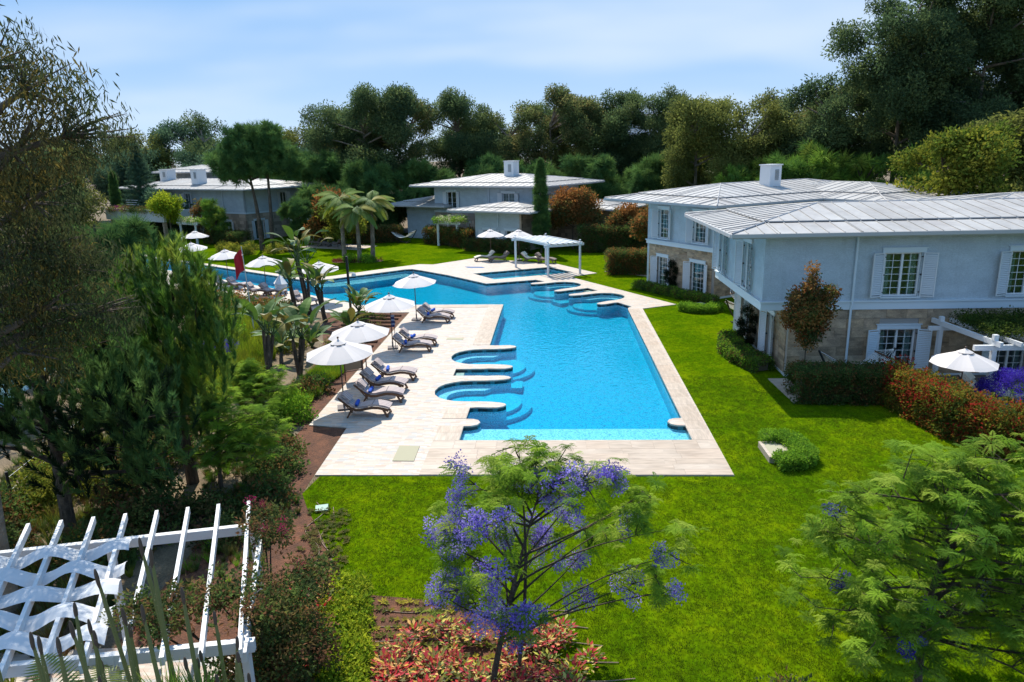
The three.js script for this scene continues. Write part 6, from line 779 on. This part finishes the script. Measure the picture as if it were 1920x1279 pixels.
// ---- near corner: bougainvillea, cactus, palm, bed plants, lawn blades
{
  reseed(2007);
  const b = thing('bougainvillea', 'dark bougainvillea climbing over the end of the large white pergola', 'climbing plant', [-5.25, 0, -11.2]), l = [], f = [], st = new B(); const lobes = [[0.0, 2.3, -0.1, 0.8, 0.45, 0.7], [0.5, 1.7, 0.5, 0.6, 0.6, 0.6], [-0.7, 2.6, 0.5, 0.7, 0.3, 0.6], [-0.1, 1.3, 0.9, 0.7, 0.7, 0.6], [-0.5, 2.7, -1.6, 0.5, 0.25, 0.5], [-0.9, 2.7, -2.2, 0.6, 0.25, 0.4], [0.5, 2.1, -0.9, 0.45, 0.4, 0.5], [-1.4, 2.65, 0.8, 0.6, 0.22, 0.4], [-1.1, 2.75, 1.3, 0.5, 0.22, 0.4], [0.55, 1.0, -0.3, 0.5, 0.6, 0.6], [-1.9, 2.7, 1.1, 0.45, 0.18, 0.3], [0.45, 1.3, 0.0, 0.4, 0.4, 0.4], [0.3, 2.5, 0.9, 0.4, 0.3, 0.4], [0.45, 0.8, 0.6, 0.45, 0.5, 0.5]]; for (const q of lobes) { const n = Math.round((q[3] * q[4] + q[3] * q[5] + q[4] * q[5]) * 70); for (let i = 0; i < n; i++) { const d = rdir(), k = Math.pow(rnd(), 0.6) * 1.15, p = V(q[0] + d.x * q[3] * k, q[1] + d.y * q[4] * k, q[2] + d.z * q[5] * k); l.push([p, rr(0.13, 0.24), tint(pal.boug)]); if (rnd() < 0.035) f.push([p.clone().addScaledVector(d, 0.08), rr(0.35, 0.6), tint(pal.magenta)]); } st.add(tubeGeo(curve(V(rr(-0.2, 0.2), 0, rr(-0.2, 0.2)), V(q[0], q[1], q[2]), 0.15, 5), [0.035, 0.03, 0.025, 0.018, 0.01], 5)); }
  st.build('stem', mat.bark, b); inst('foliage', clumps.small, mat.leaf, l, b); inst('bracts', clumps.panicle, mat.petal, f, b);
  globalThis.__bush(-5.4, -12.4, 0.8, 1.3, pal.redhedge.concat(pal.boug), 'red-leaved shrub under the bougainvillea', { size: 0.18, n: 190 }); globalThis.__bush(-5.2, -10.9, 0.75, 1.1, pal.redhedge.concat(pal.boug), 'red and green shrub at the pergola end post', { size: 0.18, n: 170 }); globalThis.__bush(4.1, -10.6, 0.75, 1.0, pal.photinia, 'bronze-red shrub alone on the lawn', { size: 0.2, n: 130 });
  // columnar cactus
  const cMat = M([0.19, 0.2, 0.07], 0.8), cTip = M([0.10, 0.07, 0.05], 0.9); const cg = 'columnar cactus clumps by the pergola';
  const ribbed = (h) => { const pos = [], nn = 9, seg = 16, P = (i, k) => { const t = i / nn, a = k / seg * 6.283, r = 0.033 * (k % 2 ? 0.72 : 1) * (t > 0.93 ? 0.45 : 1 - 0.15 * t); return [Math.cos(a) * r + 0.12 * t * t, h * t, Math.sin(a) * r]; }; for (let i = 0; i < nn; i++) for (let k = 0; k < seg; k++) { const a = P(i, k), b2 = P(i, k + 1), c = P(i + 1, k + 1), d = P(i + 1, k); pos.push(...a, ...c, ...b2, ...a, ...d, ...c); } const g = new THREE.BufferGeometry(); g.setAttribute('position', new THREE.Float32BufferAttribute(pos, 3)); g.computeVertexNormals(); return boxUV(g); };
  const rg = [3.6, 3.1, 2.7].map(ribbed), tipG = boxUV(plain(new THREE.SphereGeometry(0.04, 8, 6)));
  [['columnar cactus clump with the tallest stems in front of the pergola', -5.9, -8.2, 14, 1.3], ['columnar cactus clump in the corner beside the drooping palm', -6.6, -7.3, 13, 1.25], ['short columnar cactus clump on the pergola patio edge', -4.9, -8.5, 9, 1.04]].forEach(([lab, x, z, n, s]) => { const c = thing('columnar_cactus', lab, 'cactus', [x, 0, z], 0, cg); for (let i = 0; i < n; i++) { const g = pick(rg), m = mesh('stem', g, cMat, c); const a = i * 2.4, r = 0.1 + 0.06 * i; m.position.set(Math.cos(a) * r, 0, Math.sin(a) * r); m.rotation.set(rr(-0.05, 0.05), rnd() * 6, rr(-0.05, 0.05)); m.scale.set(1, s * rr(0.82, 1.06), 1); g.computeBoundingBox(); const tp = mesh('growing_tip', tipG, cTip, m); tp.position.set(0.12, g.boundingBox.max.y - 0.03, 0); tp.scale.set(0.7, 3, 0.7); const sp = []; for (let q = 0; q < 70; q++) { const k = rnd(), aa = Math.floor(rnd() * 8) / 8 * 6.283; sp.push([V(Math.cos(aa) * 0.05 + 0.12 * k * k, g.boundingBox.max.y * k, Math.sin(aa) * 0.05), 0.06, [0.5, 0.45, 0.3]]); } inst('spines', [clumps.seedling[0]], mat.grass, sp, m); } });
  { const p = thing('small_palm', 'drooping pale green palm under the woven cloth strips', 'palm', [-6.95, 0, -8.15]); new B().cyl(0, 0, 0, 0.14, 0.1, 2.3, 9).build('trunk', mat.bark, p); const L = new Leaves(); for (let k = 1; k < 20; k++) { const t = k / 20; for (const s of [-1, 1]) L.leaf(V(1.1 * t, 0.5 * t - 0.9 * t * t, 0), V(0.5, -0.6, s * 0.8).normalize(), V(0, 1, 0), 0.42 * Math.sin(Math.PI * (t * 0.9 + 0.08)) + 0.06, 0.035, 0.1); } const g = L.geo(); const pm = [M([0.2, 0.24, 0.035], 1, { transmission: 0.35, thickness: 0 }), M([0.13, 0.18, 0.03], 1, { transmission: 0.35, thickness: 0 })]; for (let i = 0; i < 18; i++) { const m = mesh('frond', g, pick(pm), p); m.position.y = 2.3; m.rotation.set(0, i * 2.399, rr(-0.3, 0.8), 'YXZ'); m.scale.setScalar(rr(0.8, 1.15)); } }
  { const s = thing('spiky_plant', 'spiky green plant at the foot of the columnar cactus', 'plant', [-5.25, 0, -8.15]); inst('blades', clumps.longgrass, mat.grass, Array.from({ length: 22 }, () => [V(rr(-0.3, 0.3), rr(1.9, 2.5), rr(-0.3, 0.3)), rr(0.8, 1.1), tint(pal.pineLight), [rr(-0.4, 0.4), rnd() * 6, rr(-0.4, 0.4)]]), s); new B().cyl(0, 0, 0, 0.09, 0.08, 2.1, 7).build('trunk', mat.bark, s); }
  // bed: variegated plants one by one, seedlings in rows, drip hoses, lime ground cover
  const cr = 'variegated red and yellow plants in the mulch bed'; const crm = [[1, 1, 1], [1, 0.9, 0.8], [0.85, 1, 0.8], [1.1, 0.75, 0.7]].map(c => M(c, 1, { transmission: 0.3, thickness: 0, vertexColors: true }));
  for (let i = 0; i < 120; i++) { const x = rr(-3.4, 0.9), z = rr(-13.3, -9.6); if (x + (z + 12) * 0.8 > 0.1 || Math.hypot(x + 1.3, z + 11.7) < 0.2) { if (rnd() < 0.75) continue; } const g = pick(clumps.croton), m = mesh('variegated_plant', g, crm[Math.floor(rnd() * crm.length)], scene); tag(m, 'leafy red and yellow plant in the mulch bed under the violet jacaranda', 'plant', cr); m.position.set(x, 0.015, z); m.rotation.y = rnd() * 6; m.scale.setScalar(rr(0.75, 1.2)); m.scale.y *= 0.68; }
  for (let i = 0; i < 34; i++) { const m = mesh('red_leaf_plant', pick(clumps.croton), crm[pick([3, 3, 1])], scene); tag(m, 'red-leaved plant in the bed beside the bougainvillea', 'plant', 'red-leaved plants beside the bougainvillea'); m.position.set(rr(-5.9, -5.05), 0.015, rr(-14.2, -10.2)); m.rotation.y = rnd() * 6; m.scale.setScalar(rr(0.8, 1.5)); }
  const sd = []; for (let r = 0; r < 16; r++) for (let i = 0; i < 40; i++) { const z = -14.3 + r * 0.3 + rr(-0.05, 0.05), x = -4.0 + i * 0.17 + rr(-0.05, 0.05); if (z > -14.35 + Math.max(0, (x + 2.6)) * 0.75 - 0.0 && x < 1.4) sd.push([V(x, 0.02, z), rr(0.7, 1.2), tint(pal.seed.concat([[0.14, 0.16, 0.03]])), [0, rnd() * 6, 0]]); }
  for (let i = 0; i < 240; i++) { const t = rnd(); sd.push([V(-6.6 + rr(-0.7, 0.6) + t * 1.0, 0.02, -18.8 + t * 4), rr(0.6, 1.0), tint([[0.16, 0.14, 0.04], [0.1, 0.12, 0.03]]), [0, rnd() * 6, 0]]); }
  inst('seedlings', clumps.seedling, mat.leaf, sd).forEach(o => { o.name = numbered('seedlings'); o.userData.label = 'rows of small yellow seedlings in the mulch beds'; });
  const hose = (pts, lab) => tag(mesh('drip_hose', boxUV(plain(tubeGeo(new THREE.CatmullRomCurve3(pts.map(p => V(...p))).getPoints(40), 0.012, 5))), mat.hose), lab, 'hose', 'drip hoses in the mulch beds');
  for (let r = 0; r < 7; r++) hose(Array.from({ length: 8 }, (_, i) => [-3.9 + i * (0.62 + r * 0.04), 0.035, -14.0 + r * 0.52 + 0.08 * Math.sin(i * 1.7 + r)]), 'thin brown drip hose lying in the seedling bed'); hose([[-7.1, 0.03, -19.2], [-6.7, 0.03, -18.6], [-6.9, 0.03, -17.6], [-6.2, 0.03, -16.6], [-6.0, 0.03, -15.4], [-5.7, 0.03, -14.2]], 'thin brown drip hose in the bed beside the lawn edge'); hose([[-6.5, 0.03, -18.9], [-6.25, 0.03, -18.0], [-6.35, 0.03, -17.2], [-5.7, 0.03, -16.2]], 'thin brown drip hose in the bed beside the lawn edge');
  { const li = []; for (let i = 0; i < 640; i++) { const t = rnd(); li.push([V(-4.95 + t * 1.15 + rr(-0.42, 0.42), rr(0.1, 0.34), -14.9 + t * 4.6), rr(0.15, 0.26), tint(pal.lime)]); } inst('lime_groundcover', clumps.small, mat.leaf, li).forEach(o => { o.name = numbered('lime_groundcover'); o.userData.label = 'strip of lime green ground cover between the beds'; }); }
  // raked soil ridges of the planting bed
  for (let i = 0; i < 9; i++) { const z = -45.2 + i * 0.95, m = mesh('soil_ridge', boxUV(plain(tubeGeo([V(-13.3 + i * 0.12, 0.0, z), V(-11.5, 0.02, z + 0.25), V(-9.75, 0, z + 0.4)], [0.16, 0.2, 0.14], 6))), mat.soil, scene); m.name = numbered('soil_ridge'); m.userData.kind = 'structure'; }
  // grass blades over the near lawn, thinning with distance
  const gl = []; const insideBed = (x, z) => { for (let i = 0; i < bedEdge.length - 1; i++) { const [x0, z0] = bedEdge[i], [x1, z1] = bedEdge[i + 1]; if (z >= Math.min(z0, z1) && z <= Math.max(z0, z1)) { const xe = x0 + (x1 - x0) * (z - z0) / (z1 - z0); return x < xe + 0.03; } } return x < -7.7 || (z > -10.2 && x < 1.7); };
  for (let i = 0; i < 46000; i++) { const u = rnd(), z = -8.5 - 23 * u * u, x = rr(-7.7, 15.5); const onDeck = z < -21.0 && x < 5.75 && x > -7.8; if (onDeck || insideBed(x, z) || x > 3 - z * 0.62 || x < z * 0.62 + 1) continue; if (z < -27 && x > 9.6) continue; const k = fbm(x * 0.4 + 40, z * 0.4 + 90, 0, 3, 7); const c = tint(pal.grass, 0.22); gl.push([V(x, 0.012, z), rr(0.75, 1.25) * (1 + 0.25 * u), [c[0] * (0.9 + 0.25 * k), c[1] * (0.92 + 0.16 * k), c[2]], [0, rnd() * 6.28, 0]]); }
  void insideBed; inst('grass', clumps.grass, mat.grass, gl).forEach(o => { o.name = numbered('grass'); o.userData.label = 'short green grass blades of the near lawn'; });
}
scene.traverse(o => { if (o.isMesh) { o.castShadow = true; o.receiveShadow = true; } });
renderer.render(scene, camera);
